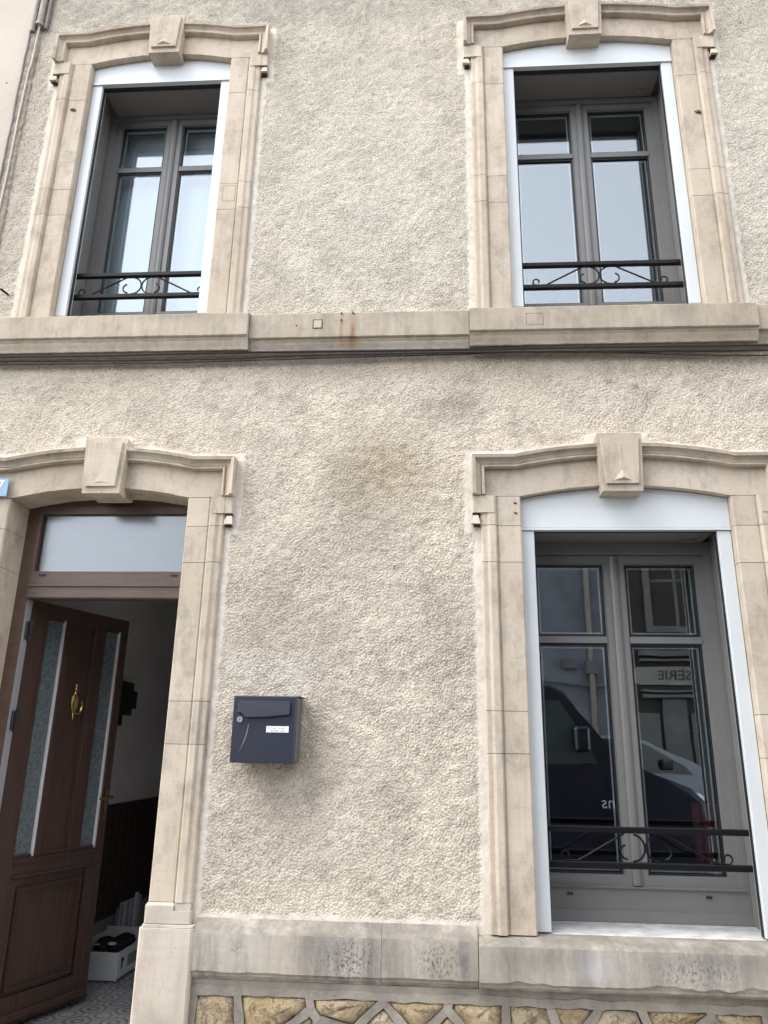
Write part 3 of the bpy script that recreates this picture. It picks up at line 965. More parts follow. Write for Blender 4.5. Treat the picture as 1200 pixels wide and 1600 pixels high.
def inset(poly, d):
    """inset a convex polygon"""
    n = len(poly)
    ar = sum(poly[i][0] * poly[(i + 1) % n][1] - poly[(i + 1) % n][0] * poly[i][1] for i in range(n))
    sgn = 1 if ar > 0 else -1
    out = [p for p in poly]
    for i in range(n):
        p, q = poly[i], poly[(i + 1) % n]
        ex, ez = q[0] - p[0], q[1] - p[1]
        L = math.hypot(ex, ez)
        if L < 1e-6: continue
        nx_, nz_ = sgn * ez / L, -sgn * ex / L   # outward
        out = clip(out, nx_, nz_, nx_ * p[0] + nz_ * p[1] - d)
        if len(out) < 3: return []
    return out


base = sub('rubble_base', bxm(-.984, 4.9, -.020, .0, GROUND, -.89), M['mortar'], house)
seeds = []
rr = random.Random(23)
for _ in range(6000):
    p = (rr.uniform(-1.0, 3.0), rr.uniform(-1.5, -.93))
    if all(math.hypot((p[0] - q[0]) * .85, p[1] - q[1]) > .150 for q in seeds):
        seeds.append(p)
bmj = bmesh.new()
for i, (sx, sz) in enumerate(seeds):
    poly = [(-.975, GROUND), (3.1, GROUND), (3.1, -.935), (-.975, -.935)]
    for j, (tx, tz) in enumerate(seeds):
        if j == i or abs(tx - sx) > .8: continue
        a, b_ = tx - sx, tz - sz
        poly = clip(poly, a, b_, a * (sx + tx) / 2 + b_ * (sz + tz) / 2)
        if len(poly) < 3: break
    ins = inset(poly, .0155)
    if len(ins) < 3: continue
    bm = bmesh.new()
    cxp = sum(p[0] for p in ins) / len(ins); czp = sum(p[1] for p in ins) / len(ins)
    # subdivide the outline
    ring = []
    for a_, b_ in zip(ins, ins[1:] + ins[:1]):
        n = max(1, int(math.dist(a_, b_) / .045))
        for k in range(n):
            ring.append((a_[0] + (b_[0] - a_[0]) * k / n, a_[1] + (b_[1] - a_[1]) * k / n))
    off = [rr.uniform(.0, .016) for _ in ring]
    V0 = [bm.verts.new((x, -.018, z)) for x, z in ring]
    V1 = [bm.verts.new((x + (cxp - x) * .03, -.046 - o_ * .4, z + (czp - z) * .03)) for (x, z), o_ in zip(ring, off)]
    V2 = [bm.verts.new((x + (cxp - x) * .35, -.054 - rr.uniform(0, .020), z + (czp - z) * .35)) for (x, z) in ring]
    V3 = [bm.verts.new((x + (cxp - x) * .7, -.058 - rr.uniform(0, .020), z + (czp - z) * .7)) for (x, z) in ring]
    vc = bm.verts.new((cxp, -.066, czp))
    n = len(ring)
    for U, W in ((V0, V1), (V1, V2), (V2, V3)):
        for k in range(n):
            bm.faces.new((U[k], U[(k + 1) % n], W[(k + 1) % n], W[k]))
    for k in range(n):
        bm.faces.new((V3[k], V3[(k + 1) % n], vc))
    sub('rubble_stone', bm, M['rubble'], base, True)
    # half of the ribbon along each edge of the cell, raised above the stone
    if len(poly) >= 3:
        inn = inset(poly, .0195)
        for a_, b_ in zip(poly, poly[1:] + poly[:1]):
            # build each joint once: from the lower seed index side only for interior edges
            mx, mz = (a_[0] + b_[0]) / 2, (a_[1] + b_[1]) / 2
            others = [j for j, (tx, tz) in enumerate(seeds) if j != i and abs(math.hypot(tx - mx, tz - mz) - math.hypot(sx - mx, sz - mz)) < 1e-4]
            if others and min(others) < i: continue
            L = math.dist(a_, b_)
            if L < .012: continue
            ex, ez = (b_[0] - a_[0]) / L, (b_[1] - a_[1]) / L
            w = .0165
            npt = max(1, int(L / .04))
            prev = None
            yj = -.0555 - rr.uniform(0, .0035)
            for k in range(npt + 1):
                t = -.012 + (L + .024) * k / npt
                px_, pz_ = a_[0] + ex * t, a_[1] + ez * t
                w1 = w + rr.uniform(-.005, .004); w2 = w + rr.uniform(-.005, .004)
                cur = [bmj.verts.new((px_ - ez * (w1 + .002), -.019, pz_ + ex * (w1 + .002))), bmj.verts.new((px_ - ez * w1, yj, pz_ + ex * w1)),
                       bmj.verts.new((px_ + ez * w2, yj, pz_ - ex * w2)), bmj.verts.new((px_ + ez * (w2 + .002), -.019, pz_ - ex * (w2 + .002)))]
                if prev:
                    for q in range(3):
                        bmj.faces.new((prev[q], prev[q + 1], cur[q + 1], cur[q]))
                prev = cur
            
box(bmj, -.984, 3.1, -.0535, -.019, -.940, -.897)
box(bmj, -.984, -.958, -.0525, -.019, GROUND, -.9405)
o = sub('mortar_ribbon', bmj, M['mortar'], base)

# ------------------------------------------------------------------ windows
def window(k, panel_z, spread=0.0, c2off=0.0):
    cx, hw, zs, zb = OPEN[k]
    YF = 0.25
    upper = k != 'low'
    c2 = cx + c2off
    x0, x1 = cx - hw + .002, cx + hw - .002
    frame_top_line = .956 if not upper else 3.822
    head = panel_z + .012
    # outer frame
    bm = bmesh.new()
    ring_frame(bm, x0, x1, zb + .0045, head - .002, (.048, .048, .140, head - .002 - frame_top_line), YF, YF + .07)
    box(bm, x0 + .001, x1 - .001, YF - .012, YF - .0005, zb + .005, zb + .050)           # ledge at the foot
    box(bm, x0 + .03, x1 - .03, YF - .006, YF - .0005, zb + .138, zb + .1435)
    win = sub('window', bm, M['grey_pvc'], house)
    bm = bmesh.new()
    for sx in (-.30, .30):
        tube(bm, [(c2 + sx + q * .012, YF - .0015, zb + .112) for q in (-1, 1)], .006, 6)
    sub('drain_slot', bm, M['gasket'], win)
    zg0, zg1 = zb + .186, (.913 if not upper else 3.782)
    mb0, mb1 = (.517, .549) if not upper else (3.428, 3.460)
    for s in (-1, 1):
        if s < 0:
            sx0, sx1, gl, gr = x0 + .046, c2 - .003, x0 + .090, c2 - .050
        else:
            sx0, sx1, gl, gr = c2 + .003, x1 - .046, c2 + .050, x1 - .090
        bm = bmesh.new()
        st, sb = frame_top_line - .003, zb + .1445
        ring_frame(bm, sx0, sx1, sb, st, (gl - sx0, sx1 - gr, zg0 - sb, st - zg1), YF + .012, YF + .062)
        # inner bead, set back
        ring_frame(bm, gl - .004, gr + .004, zg0 - .004, zg1 + .004, .009, YF + .022, YF + .060)
        sash = sub('sash', bm, M['grey_pvc'], win)
        # raise to sub-sub is not allowed: the pieces of the sash hang on the window
        bm = bmesh.new()
        box(bm, gl + .003, gr - .003, YF + .016, YF + .040, mb0, mb1)
        sub('glazing_bar', bm, M['grey_pvc'], win)
        for za, zc in ((zg0, mb0), (mb1, zg1)):
            bm = bmesh.new()
            ring_frame(bm, gl + .004, gr - .004, za + .002, zc - .002, .0095, YF + .026, YF + .034)
            sub('gasket', bm, M['gasket'], win)
            bm = bmesh.new()
            box(bm, gl + .004, gr - .004, YF + .0365, YF + .0405, za + .001, zc - .001)
            sub('glass_pane', bm, M['glass'], win)
            bm = bmesh.new()
            ring_frame(bm, gl + .019, gr - .019, za + .017, zc - .017, .0055, YF + .0412, YF + .052)
            sub('glass_spacer', bm, M['spacer'], win)
    bm = bmesh.new()
    prism(bm, [(-.021, .012), (-.019, .001), (-.007, -.006), (.007, -.006), (.019, .001), (.021, .012)], lambda p, z: (c2 + p[0], YF + .003 + p[1], z), zb + .150, frame_top_line - .006)
    sub('astragal', bm, M['grey_pvc'], win)
    # white shutter housing behind the lintel
    bm = bmesh.new()
    n = 20
    hw2 = hw - .0025
    top = [(cx + hw2 * (1 - 2 * q / n), arch_z(hw2 * (1 - 2 * q / n), hw, zs) - .004) for q in range(n + 1)]
    poly = [(cx - hw2, panel_z + .014), (cx + hw2, panel_z + .014)] + top
    prism(bm, poly, lambda p, y: (p[0], y, p[1]), -.004, .016)
    case = sub('shutter_housing', bm, M['white_pvc'], house)
    bm = bmesh.new()
    box(bm, cx - hw2, cx + hw2, -.009, .020, panel_z, panel_z + .0115)
    sub('housing_rail', bm, M['white_pvc'], case)
    bm = bmesh.new()
    box(bm, cx - hw2 + .05, cx + hw2 - .05, .062, YF - .004, panel_z + .010, panel_z + .022)
    box(bm, cx - hw2 + .05, cx + hw2 - .05, .058, .0615, panel_z + .002, panel_z + .060)
    sub('shutter_underside', bm, M['grey_box'], case)
    bm = bmesh.new()
    box(bm, cx - hw2 + .058, cx + hw2 - .058, .022, .054, panel_z + .006, panel_z + .03)
    sub('shutter_slot', bm, M['gasket'], case)
    bm = bmesh.new()
    box(bm, cx + hw2 - .16, cx + hw2 - .09, .19, .215, panel_z + .0, panel_z + .009)
    sub('shutter_stop', bm, M['grey_box'], case)
    for s in (-1, 1):
        bm = bmesh.new()
        xa, xb = sorted((cx + s * hw2, cx + s * (hw2 - .060)))
        box(bm, xa, xb, 0.0, .055, zb + .004, panel_z - .0015, bev=.002)
        g_ = sub('guide_rail', bm, M['white_pvc'], case)
    for s in (-1, 1):
        xs_ = cx + s * (hw2 - .0605)
        bm = bmesh.new()
        box(bm, xs_ - .0035, xs_ + .0035, .018, .040, zb + .006, panel_z - .003)
        sub('guide_seal', bm, M['gasket'], case)
        bm = bmesh.new()
        xa, xb = sorted((cx + s * (hw - .001), cx + s * (hw - .016)))
        box(bm, xa, xb, .085 if k == 'low' else .125, YF - .013, zb + .006, panel_z + .008)
        sub('reveal_lining', bm, M['grey_pvc'], win)
    # iron guard rail between the reveals
    rt = (2.552 if upper else -.297); rb = (2.414 if upper else -.437)
    YR = .062
    ra, rb_ = cx - hw + .001, cx + hw - .001
    bm = bmesh.new()
    box(bm, ra, rb_, YR, YR + .028, rt - .025, rt, bev=.003)
    rail = sub('guard_rail', bm, M['iron'], house)
    bm = bmesh.new()
    box(bm, ra, rb_, YR, YR + .028, rb - .025, rb, bev=.003)
    sub('bottom_bar', bm, M['iron'], rail)
    # scroll work: a pair of S scrolls and two slanting bars that end in curls
    z0, z1 = rb, rt - .025
    ym = YR + .014
    h = z1 - z0
    def arc(cx_, cz_, r0, r1, a0, a1, n=14):
        return [(cx_ + (r0 + (r1 - r0) * q / n) * math.cos(R(a0 + (a1 - a0) * q / n)), ym, cz_ + (r0 + (r1 - r0) * q / n) * math.sin(R(a0 + (a1 - a0) * q / n))) for q in range(n + 1)]
    for s in (-1, 1):
        r = h / 2 - .004
        ccx, ccz = c2 + s * (r + .002), (z0 + z1) / 2
        pts = [(2 * ccx - p[0] if s < 0 else p[0], p[1], p[2]) for p in arc(ccx, ccz, r, r, 100, 270, 16)]
        pts2 = [(2 * ccx - p[0] if s < 0 else p[0], p[1], p[2]) for p in arc(ccx, ccz - .014, r * .72, r * .62, 270, 430, 14)]
        bm = bmesh.new()
        tube(bm, pts, .0045, 6)
        tube(bm, arc(ccx + s * .022, ccz - .016, r * .55, r * .50, -90 if s > 0 else 270, 75 if s > 0 else 105, 12), .0045, 6)
        sub('scroll', bm, M['iron'], rail)
        bm = bmesh.new()
        xA, xB = c2 + s * .085, c2 + s * .290
        tube(bm, [(xA, ym, z1 - .001), (xB, ym, z0 + .001)], .0045, 6)
        rc = .022
        tube(bm, arc(xB + s * .048, z0 + rc + .001, rc, rc * .55, 270, 270 - s * -300, 16), .0042, 6)
        tube(bm, [(xB, ym, z0 + .003), (xB + s * .048, ym, z0 + .002)], .0042, 6)
        sub('slanting_bar', bm, M['iron'], rail)
    if True:
        bm = bmesh.new()
        for zc in (z0 + h * .35, z0 + h * .70):
            for xx in (ra + .004, rb_ - .004):
                tube(bm, [(xx - .003, ym, zc), (xx + .003, ym, zc)], .009, 8)
        for xx in (ra, rb_ - .006):
            box(bm, xx, xx + .006, YR + .004, YR + .024, rb - .024, rt - .001)
        sub('fixing_plate', bm, M['iron'], rail)
    return win


window('low', 1.012, c2off=-.004)
window('upl', 3.842, c2off=.004)
window('upr', 3.848, c2off=-.004)

# ------------------------------------------------------------------ the doorway
cx, hw, zs, zfl = OPEN['door']
YD = 0.13
fx0, fx1 = cx - hw + .012, cx + hw - .002
bm = bmesh.new()
ring_frame(bm, fx0 - .03, fx1 + .03, zfl - .01, zs + .07, (.078, .065, .010, .055), YD + .012, YD + .075)
box(bm, fx0 + .050, fx1 - .036, YD, YD + .07, .700, .826)
box(bm, fx0 + .052, fx1 - .038, YD - .010, YD - .0005, .760, .768)
box(bm, fx0 + .052, fx1 - .038, YD - .006, YD - .0005, .704, .716)
frame = sub('door_frame', bm, M['brown_frame'], house)
bm = bmesh.new()
ring_frame(bm, fx0 + .052, fx1 - .033, .8265, zs + .014, (.016, .010, .012, .040), YD + .004, YD + .06)
sub('transom_sash', bm, M['brown_frame'], frame)
bm = bmesh.new()
box(bm, fx0 + .066, fx1 - .041, YD + .028, YD + .034, .836, zs + .0)
sub('transom_glass', bm, M['glass_old'], frame)
bm = bmesh.new()
for xx in (fx0 + .10, fx1 - .11):
    box(bm, xx, xx + .035, YD - .007, YD - .001, .815, .823)
sub('drain_cap', bm, M['black'], frame)
# the stone reveal behind the frame and a curtain-like back of the transom stay dark: the hall lies behind

# door leaf, hinged at the left and swung in by about 70 degrees; built closed and turned
hinge = Vector((-2.060, 0.220, 0))
W = .730
ZB, ZT = -1.252, .712
leaf_rot = Matrix.Translation(hinge) @ Matrix.Rotation(R(70), 4, 'Z')


def leaf_part(name, bm, mat, parent):
    bm.transform(leaf_rot)
    return sub(name, bm, mat, parent)


TH = .052
bm = bmesh.new()
# stiles, rails and muntins with real gaps for the panes and panels
for u0, u1, z0, z1 in ((0, .125, ZB, ZT), (.675, W, ZB, ZT)):
    box(bm, u0, u1, 0, TH, z0, z1, bev=.003)
for u0, u1, z0, z1 in ((.1255, .6745, .640, ZT - .001), (.1255, .6745, -.620, -.528), (.1255, .6745, ZB + .001, -1.125)):
    box(bm, u0, u1, .0008, TH - .001, z0, z1, bev=.003)
for u0, u1 in ((.258, .300), (.478, .548)):
    box(bm, u0, u1, .0012, TH - .002, -.5275, .6395, bev=.003)
box(bm, .1255, .170, .0011, TH - .002, -1.1245, -.6205)
box(bm, .615, .6745, .0011, TH - .002, -1.1245, -.6205)
box(bm, .02, W - .01, -.016, .0, ZB + .02, ZB + .055, bev=.004)
leaf = leaf_part('front_door', bm, M['brown'], house)
bm = bmesh.new()
box(bm, .3005, .4775, .014, .040, -.527, .639)
leaf_part('panel', bm, M['brown'], leaf)
bm = bmesh.new()
box(bm, .1705, .6145, .014, .040, -1.124, -.621)
ring_frame(bm, .185, .600, -1.110, -.660, .022, .000, .0135)
ring_frame(bm, .192, .593, -1.103, -.667, .008, -.006, .0)
leaf_part('panel', bm, M['brown'], leaf)
bm = bmesh.new()
ring_frame(bm, .302, .476, -.5255, .6375, .016, .004, .0138)
box(bm, .130, .67, -.010, .0, -.548, -.534)
box(bm, .130, .67, -.008, .0, -.613, -.603)
leaf_part('moulding', bm, M['brown'], leaf)
for u0, u1 in ((.126, .2575), (.5485, .6745)):
    bm = bmesh.new()
    box(bm, u0, u1, .020, .028, -.527, .639)
    leaf_part('door_glass', bm, M['door_glass'], leaf)
    bm = bmesh.new()
    box(bm, u1 - .0125, u1 - .0005, .008, .019, -.5265, .6385)
    leaf_part('glazing_bead', bm, M['spacer'], leaf)
    bm = bmesh.new()
    box(bm, u0 + .0005, u0 + .0125, .008, .019, -.5265, .6385)
    box(bm, u0 + .013, u1 - .013, .008, .019, -.5265, -.515)
    box(bm, u0 + .013, u1 - .013, .008, .019, .627, .6385)
    leaf_part('glazing_bead', bm, M['brown'], leaf)
# knocker: urn shaped plate with a swinging ring
def lathe(bm, prof, axis_u, y, seg=10, flat=1.0):
    prev = None
    for z, r in prof:
        ring = [bm.verts.new((axis_u + r * math.cos(2 * math.pi * k / seg), y + flat * r * math.sin(2 * math.pi * k / seg), z)) for k in range(seg)]
        if prev:
            for k in range(seg):
                bm.faces.new((prev[k], prev[(k + 1) % seg], ring[(k + 1) % seg], ring[k]))
        prev = ring
bm = bmesh.new()
uk = .393
lathe(bm, [(.130, .002), (.138, .006), (.146, .004), (.153, .009), (.162, .005), (.172, .010), (.19, .021), (.215, .027), (.240, .026), (.256, .018), (.262, .010), (.272, .007), (.280, .013), (.287, .008), (.297, .005), (.306, .009), (.314, .006), (.322, .001)], uk, .008, 10, .55)
kn = leaf_part('knocker', bm, M['brass'], leaf)
bm = bmesh.new()
tube(bm, [(uk + .031 * math.cos(R(a)), -.014, .205 + .046 * math.sin(R(a))) for a in range(150, 391, 15)], [.0035 + .003 * math.sin(math.pi * k / 16) for k in range(17)], 6)
leaf_part('knocker_ring', bm, M['brass'], leaf)
# lever handles and lock plate
bm = bmesh.new()
for sgn, yb in ((1, TH), (-1, 0.0)):
    box(bm, .695, .712, min(yb, yb + sgn * .006), max(yb, yb + sgn * .006), -.385, -.235)
    tube(bm, [(.703, yb + sgn * .002, -.272), (.703, yb + sgn * .045, -.272)], .008, 8)
    tube(bm, [(.703, yb + sgn * .045, -.272), (.67, yb + sgn * .052, -.270), (.61, yb + sgn * .046, -.276)], [.009, .008, .006], 8)
box(bm, W, W + .002, .018, .034, -.40, -.23)
leaf_part('door_handle', bm, M['brass_dull'], leaf)
for zc in (.545, .110, -.95):
    bm = bmesh.new()
    box(bm, -2.0405, -2.030, .166, .203, zc - .045, zc + .045, bev=.003)
    tube(bm, [(-2.030, .205, zc - .055), (-2.030, .205, zc + .055)], .011, 8)
    sub('hinge', bm, M['black'], frame)
sub('rebate_strip', bxm(-2.0435, -2.041, .148, .2035, zfl + .02, .698), plain('pale_rebate_paint', (.34, .345, .36), .5, .06), frame)

# ------------------------------------------------------------------ hall behind the door
def inward_box(name, x0, x1, y0, y1, z0, z1, mat, skip_front=True):
    bm = bmesh.new()
    t = .05
    box(bm, x0 - t, x0, y0, y1, z0, z1)
    box(bm, x1, x1 + t, y0, y1, z0, z1)
    box(bm, x0 - t, x1 + t, y1 + .0005, y1 + t, z0, z1)
    box(bm, x0 - t, x1 + t, y0, y1 + t, z1 + .0005, z1 + t)
    o_ = build(name, bm, mat)
    tag(o_, kind='structure')
    return o_


hall = inward_box('hall_wall', -2.165, -0.95, .345, 4.9, zfl, 1.30, M['hallwall'])
bm = bmesh.new()
box(bm, -2.164, -2.152, 1.25, 4.898, zfl + .195, -.402)
box(bm, -2.164, -2.146, 1.25, 4.898, -.4015, -.375)
x_ = 1.35
while x_ < 4.8:
    box(bm, -2.1515, -2.147, x_, x_ + .012, zfl + .196, -.403)
    x_ += .12
o = build('wainscot', bm, M['wainscot'], hall)
bm = bmesh.new()
box(bm, -2.164, -2.148, .40, 4.898, zfl + .003, zfl + .1945)
o = build('skirting_board', bm, plain('grey_skirting', (0.30, 0.29, 0.28), .6, .1), hall)
bm = bmesh.new()
box(bm, -2.19, -0.93, .10, 5.0, zfl - .06, zfl - .0065)
floor = build('hall_floor', bm, M['mortar'])
tag(floor, kind='structure')
tm = None
for ix in range(6):
    for iy in range(13):
        xa, ya = -2.147 + .2 * ix, .205 + .2 * iy
        if tm is None:
            bm = bmesh.new(); box(bm, -.0992, .0992, -.0992, .0992, -.006, 0)
            t_ = build('floor_tile', bm, M['tile'], floor); tm = t_.data
        else:
            t_ = bpy.data.objects.new('floor_tile', tm); COL.objects.link(t_); t_.parent = floor
        t_.location = (xa + .1, ya + .1, zfl + random.uniform(-.0006, .0006))

# white plastic crate of dark things, on the tiles
crate = thing('storage_crate', 'white plastic crate filled with black things on the hall floor behind the door', 'crate', (-1.955, 1.26, zfl))
crate.rotation_euler = (0, 0, R(-2))
def cr(name, bm, mat, smooth=False):
    return build(name, bm, mat, crate, smooth)
cw, cl, chh = .165, .55, .150
# local: x across, y along
bm = bmesh.new(); box(bm, -.165, .165, 0, .012, 0.008, chh, bev=.003); cr('front_panel', bm, M['boxwhite'])
bm = bmesh.new(); box(bm, -.165, .165, cl, cl + .012, 0.008, chh + .02, bev=.003); cr('back_panel', bm, M['boxwhite'])
for s in (-1, 1):
    bm = bmesh.new()
    xa, xb = sorted((s * .165, s * .153))
    box(bm, xa, xb, .0125, cl - .0005, .020, .05)
    box(bm, xa, xb, .0125, cl - .0005, chh - .035, chh)
    for yy in (.0125, .10, .33, .50):
        box(bm, xa + .001, xb - .001, yy, yy + .035, .0505, chh - .0355)
    cr('side_panel', bm, M['boxwhite'])
    bm = bmesh.new()
    box(bm, s * .158 - .003, s * .158 + .003, .137, .328, .053, chh - .038)
    cr('side_inset', bm, plain('grey_crate_inset', (.30, .31, .32), .5))
bm = bmesh.new(); box(bm, -.152, .152, .013, cl - .001, .006, .016); cr('crate_bottom', bm, M['boxwhite'])
bm = bmesh.new()
for i in range(16):
    x, y, z = random.uniform(-.10, .10), random.uniform(.07, .48), random.uniform(.07, .125)
    bmesh.ops.create_icosphere(bm, subdivisions=2, radius=1, matrix=Matrix.Translation((x, y, z)) @ Matrix.Rotation(random.uniform(0, 3), 4, 'Z') @ Matrix.Diagonal((random.uniform(.03, .055), random.uniform(.04, .08), random.uniform(.02, .045), 1)))
for v_ in bm.verts:
    v_.co += Vector((random.uniform(-1, 1), random.uniform(-1, 1), random.uniform(-1, 1))) * .004
cr('crate_contents', bm, M['clutter'])
bm = bmesh.new()
tube(bm, [(.05 + .02 * math.cos(a), .16 + .02 * math.sin(a), .160) for a in [k * math.pi / 6 for k in range(13)]], .005, 6, caps=False)
tube(bm, [(-.06, .14, .155), (-.02, .145, .157)], .004, 6)
cr('small_metal_parts', bm, M['spacer'])
# striped carrier leaning behind it
bag = thing('carrier_bag', 'pale mauve and white striped folded bag standing against the hall wall behind the crate', 'bag', (-2.00, 2.02, zfl))
bm = bmesh.new()
n = 9
for i in range(n):
    u0, u1 = i / n, (i + 1) / n
    for (a, b_) in ((u0, u1),):
        x0_, x1_ = -.12 + .15 * a, -.12 + .15 * b_
        d0 = .012 * math.sin(i * 1.7)
        h_ = .25 + .10 * a + .01 * math.sin(i * 2.1)
        box(bm, x0_, x1_ - .001, d0 - .02, d0 + .02, 0.0, h_ if i % 2 else h_ - .012, mi=i % 2)
ob = build('folded_cloth', bm, [plain('mauve_plastic', (.34, .32, .40), .5), plain('white_plastic_film', (.62, .61, .64), .5)], bag)

cab = thing('wall_rack', 'dark stepped rack hung on the hall wall behind the door edge', 'rack', (-2.16, 1.9, .30))
for i, (za, zb_, ya, yb_) in enumerate(((.20, .42, 1.55, 1.80), (.25, .37, 1.8005, 1.90), (.13, .1995, 1.55, 1.70))):
    sub('rack_box', bxm(-2.1635, -2.09 - .01 * i, ya, yb_, za, zb_, bev=.004), M['black'], cab)
# rooms behind the windows, dark
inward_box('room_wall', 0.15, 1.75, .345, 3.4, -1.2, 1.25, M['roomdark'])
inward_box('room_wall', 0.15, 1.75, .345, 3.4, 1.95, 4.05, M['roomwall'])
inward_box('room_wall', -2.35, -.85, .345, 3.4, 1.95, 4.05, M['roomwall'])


def curtain(name, x0, x1, z0, z1, y, amp, waves, mat, label, cat):
    bm = bmesh.new()
    n = waves * 8
    rows = []
    for zz in (z0, (z0 + z1) / 2, z1):
        rows.append([(x0 + (x1 - x0) * i / n, y + amp * math.sin(2 * math.pi * waves * i / n) + .3 * amp * math.sin(5.3 * i / n + zz), zz) for i in range(n + 1)])
    for dy in (0, .004):
        V = [[bm.verts.new((p[0], p[1] + dy, p[2])) for p in r_] for r_ in rows]
        for a, b_ in zip(V[:-1], V[1:]):
            for i in range(n):
                bm.faces.new((a[i], a[i + 1], b_[i + 1], b_[i]))
    o_ = build(name, bm, mat, None, True)
    return tag(o_, label, cat)


curtain('net_curtain', -2.02, -1.25, 2.27, 3.80, .36, .004, 5, M['voile'], 'white net curtain drawn behind the panes of the upper left window', 'curtain')
curtain('red_curtain', 1.215, 1.345, -.60, -.215, .42, .010, 3, M['red'], 'red cloth seen through the lower right corner of the ground floor window', 'cloth')

# ------------------------------------------------------------------ neighbour on the left, boundary pipe and cable
nb = thing('neighbouring_house', 'smooth cream rendered house at the left edge, joined to the beige row house', 'house', (-4.0, 0, GROUND))
bm = bmesh.new()
box(bm, -6.5, -2.50, -.046, .30, GROUND, 5.5)
sub('wall', bm, M['neighbour'], nb)
bm = bmesh.new()
r_ = random.Random(5)
prev = None
z = GROUND
while z < 4.9:      # rough mortar seam along the boundary
    w1, w2 = r_.uniform(.006, .018), r_.uniform(.010, .024)
    cur = [bm.verts.new((-2.500, -.02, z)), bm.verts.new((-2.500, -.050 - r_.uniform(0, .008), z)), bm.verts.new((-2.478 + r_.uniform(-.006, .006), -.048 - r_.uniform(0, .008), z)),
           bm.verts.new((-2.452 + w1, -.040 - r_.uniform(0, .004), z)), bm.verts.new((-2.440 + w2 * .5, -.02, z))]
    if prev:
        for q in range(4):
            bm.faces.new((prev[q], prev[q + 1], cur[q + 1], cur[q]))
    prev = cur
    z += .03
sub('mortar_seam', bm, plain('rough_grey_mortar', (.36, .31, .255), .95, .3, 25, bump_d=.01, bscale=60), nb)
bm = bmesh.new()
box(bm, -6.6, -2.505, -.30, .3, 5.5, 5.62)
sub('eave', bm, M['brown_frame'], nb)
pipe = thing('conduit_pipe', 'short weathered cable conduit on the house boundary, top left', 'pipe', (-2.425, -.06, 4.1))
bm = bmesh.new()
tube(bm, [(-2.440, -.062, 4.285), (-2.440, -.062, 4.31), (-2.440, -.062, 4.9)], .019, 10)
tube(bm, [(-2.440, -.062, 4.275), (-2.440, -.062, 4.297)], .024, 10)
sub('conduit', bm, M['pipe'], pipe)
bm = bmesh.new()
tube(bm, [(-2.478, -.060, 4.23), (-2.478, -.060, 4.9)], .013, 8)
tube(bm, [(-2.405, -.050, 4.26), (-2.400, -.050, 4.9)], .011, 8)
sub('side_cable', bm, M['cable_grey'], pipe)
bm = bmesh.new()
pts = [(-2.440, -.060, 4.275), (-2.444, -.056, 4.18), (-2.449, -.053, 3.98), (-2.458, -.052, 3.92), (-2.463, -.053, 3.6), (-2.462, -.053, 3.2), (-2.468, -.053, 2.8), (-2.466, -.06, 2.2), (-2.465, -.15, 2.0), (-2.465, -.10, 1.7)]
tube(bm, pts, .0055, 6)
tag(build('boundary_cable', bm, plain('painted_cable', (.55, .49, .42), .8, .15)), 'thin cream painted cable running down the boundary from the conduit', 'cable')
bm = bmesh.new()
r_ = random.Random(8)
tube(bm, [(-2.496 + r_.uniform(-.003, .003), -.056, 4.25 - .12 * i) for i in range(22)], .0065, 6)
tag(build('dark_boundary_cable', bm, M['cable_grey']), 'thin grey cable running down the edge of the cream neighbouring house', 'cable')

# cables under the string course
def cable(name, pts, r, mat, label):
    P = []
    pts = [Vector(p) for p in pts]
    for i in range(len(pts) - 1):
        p0, p1, p2, p3 = pts[max(i - 1, 0)], pts[i], pts[i + 1], pts[min(i + 2, len(pts) - 1)]
        for k in range(8):
            t = k / 8
            P.append(.5 * ((2 * p1) + (-p0 + p2) * t + (2 * p0 - 5 * p1 + 4 * p2 - p3) * t * t + (-p0 + 3 * p1 - 3 * p2 + p3) * t ** 3))
    P.append(pts[-1])
    bm = bmesh.new(); tube(bm, P, r, 7)
    return tag(build(name, bm, mat, None, True), label, 'cable')


cable('facade_cable', [(-2.5, -.088, 1.945), (-1.8, -.088, 1.939), (-1.2, -.088, 1.944), (-.6, -.080, 1.947), (0, -.080, 1.944), (.6, -.088, 1.940), (1.2, -.088, 1.938), (2.0, -.088, 1.936), (4.8, -.088, 1.940)], .0062, M['cable'],
      'thick black cable stretched tight under the string course')
cable('facade_cable', [(-2.5, -.076, 1.925), (-1.6, -.070, 1.918), (-1.0, -.070, 1.920), (-.75, -.072, 1.928), (-.2, -.076, 1.931), (.3, -.076, 1.929), (1.0, -.070, 1.921), (2.0, -.070, 1.917), (4.8, -.07, 1.925)], .0048, M['cable'],
      'second black cable just under the thickest one along the string course')
cable('facade_cable', [(-2.5, -.066, 1.910), (-1.5, -.062, 1.905), (-.95, -.062, 1.911), (-.5, -.066, 1.917), (.1, -.066, 1.925), (.55, -.066, 1.932), (.95, -.062, 1.921), (1.3, -.062, 1.903), (1.9, -.062, 1.894), (4.8, -.062, 1.91)], .0036, M['cable'],
      'thin black cable drooping lowest below the upper right window sill')
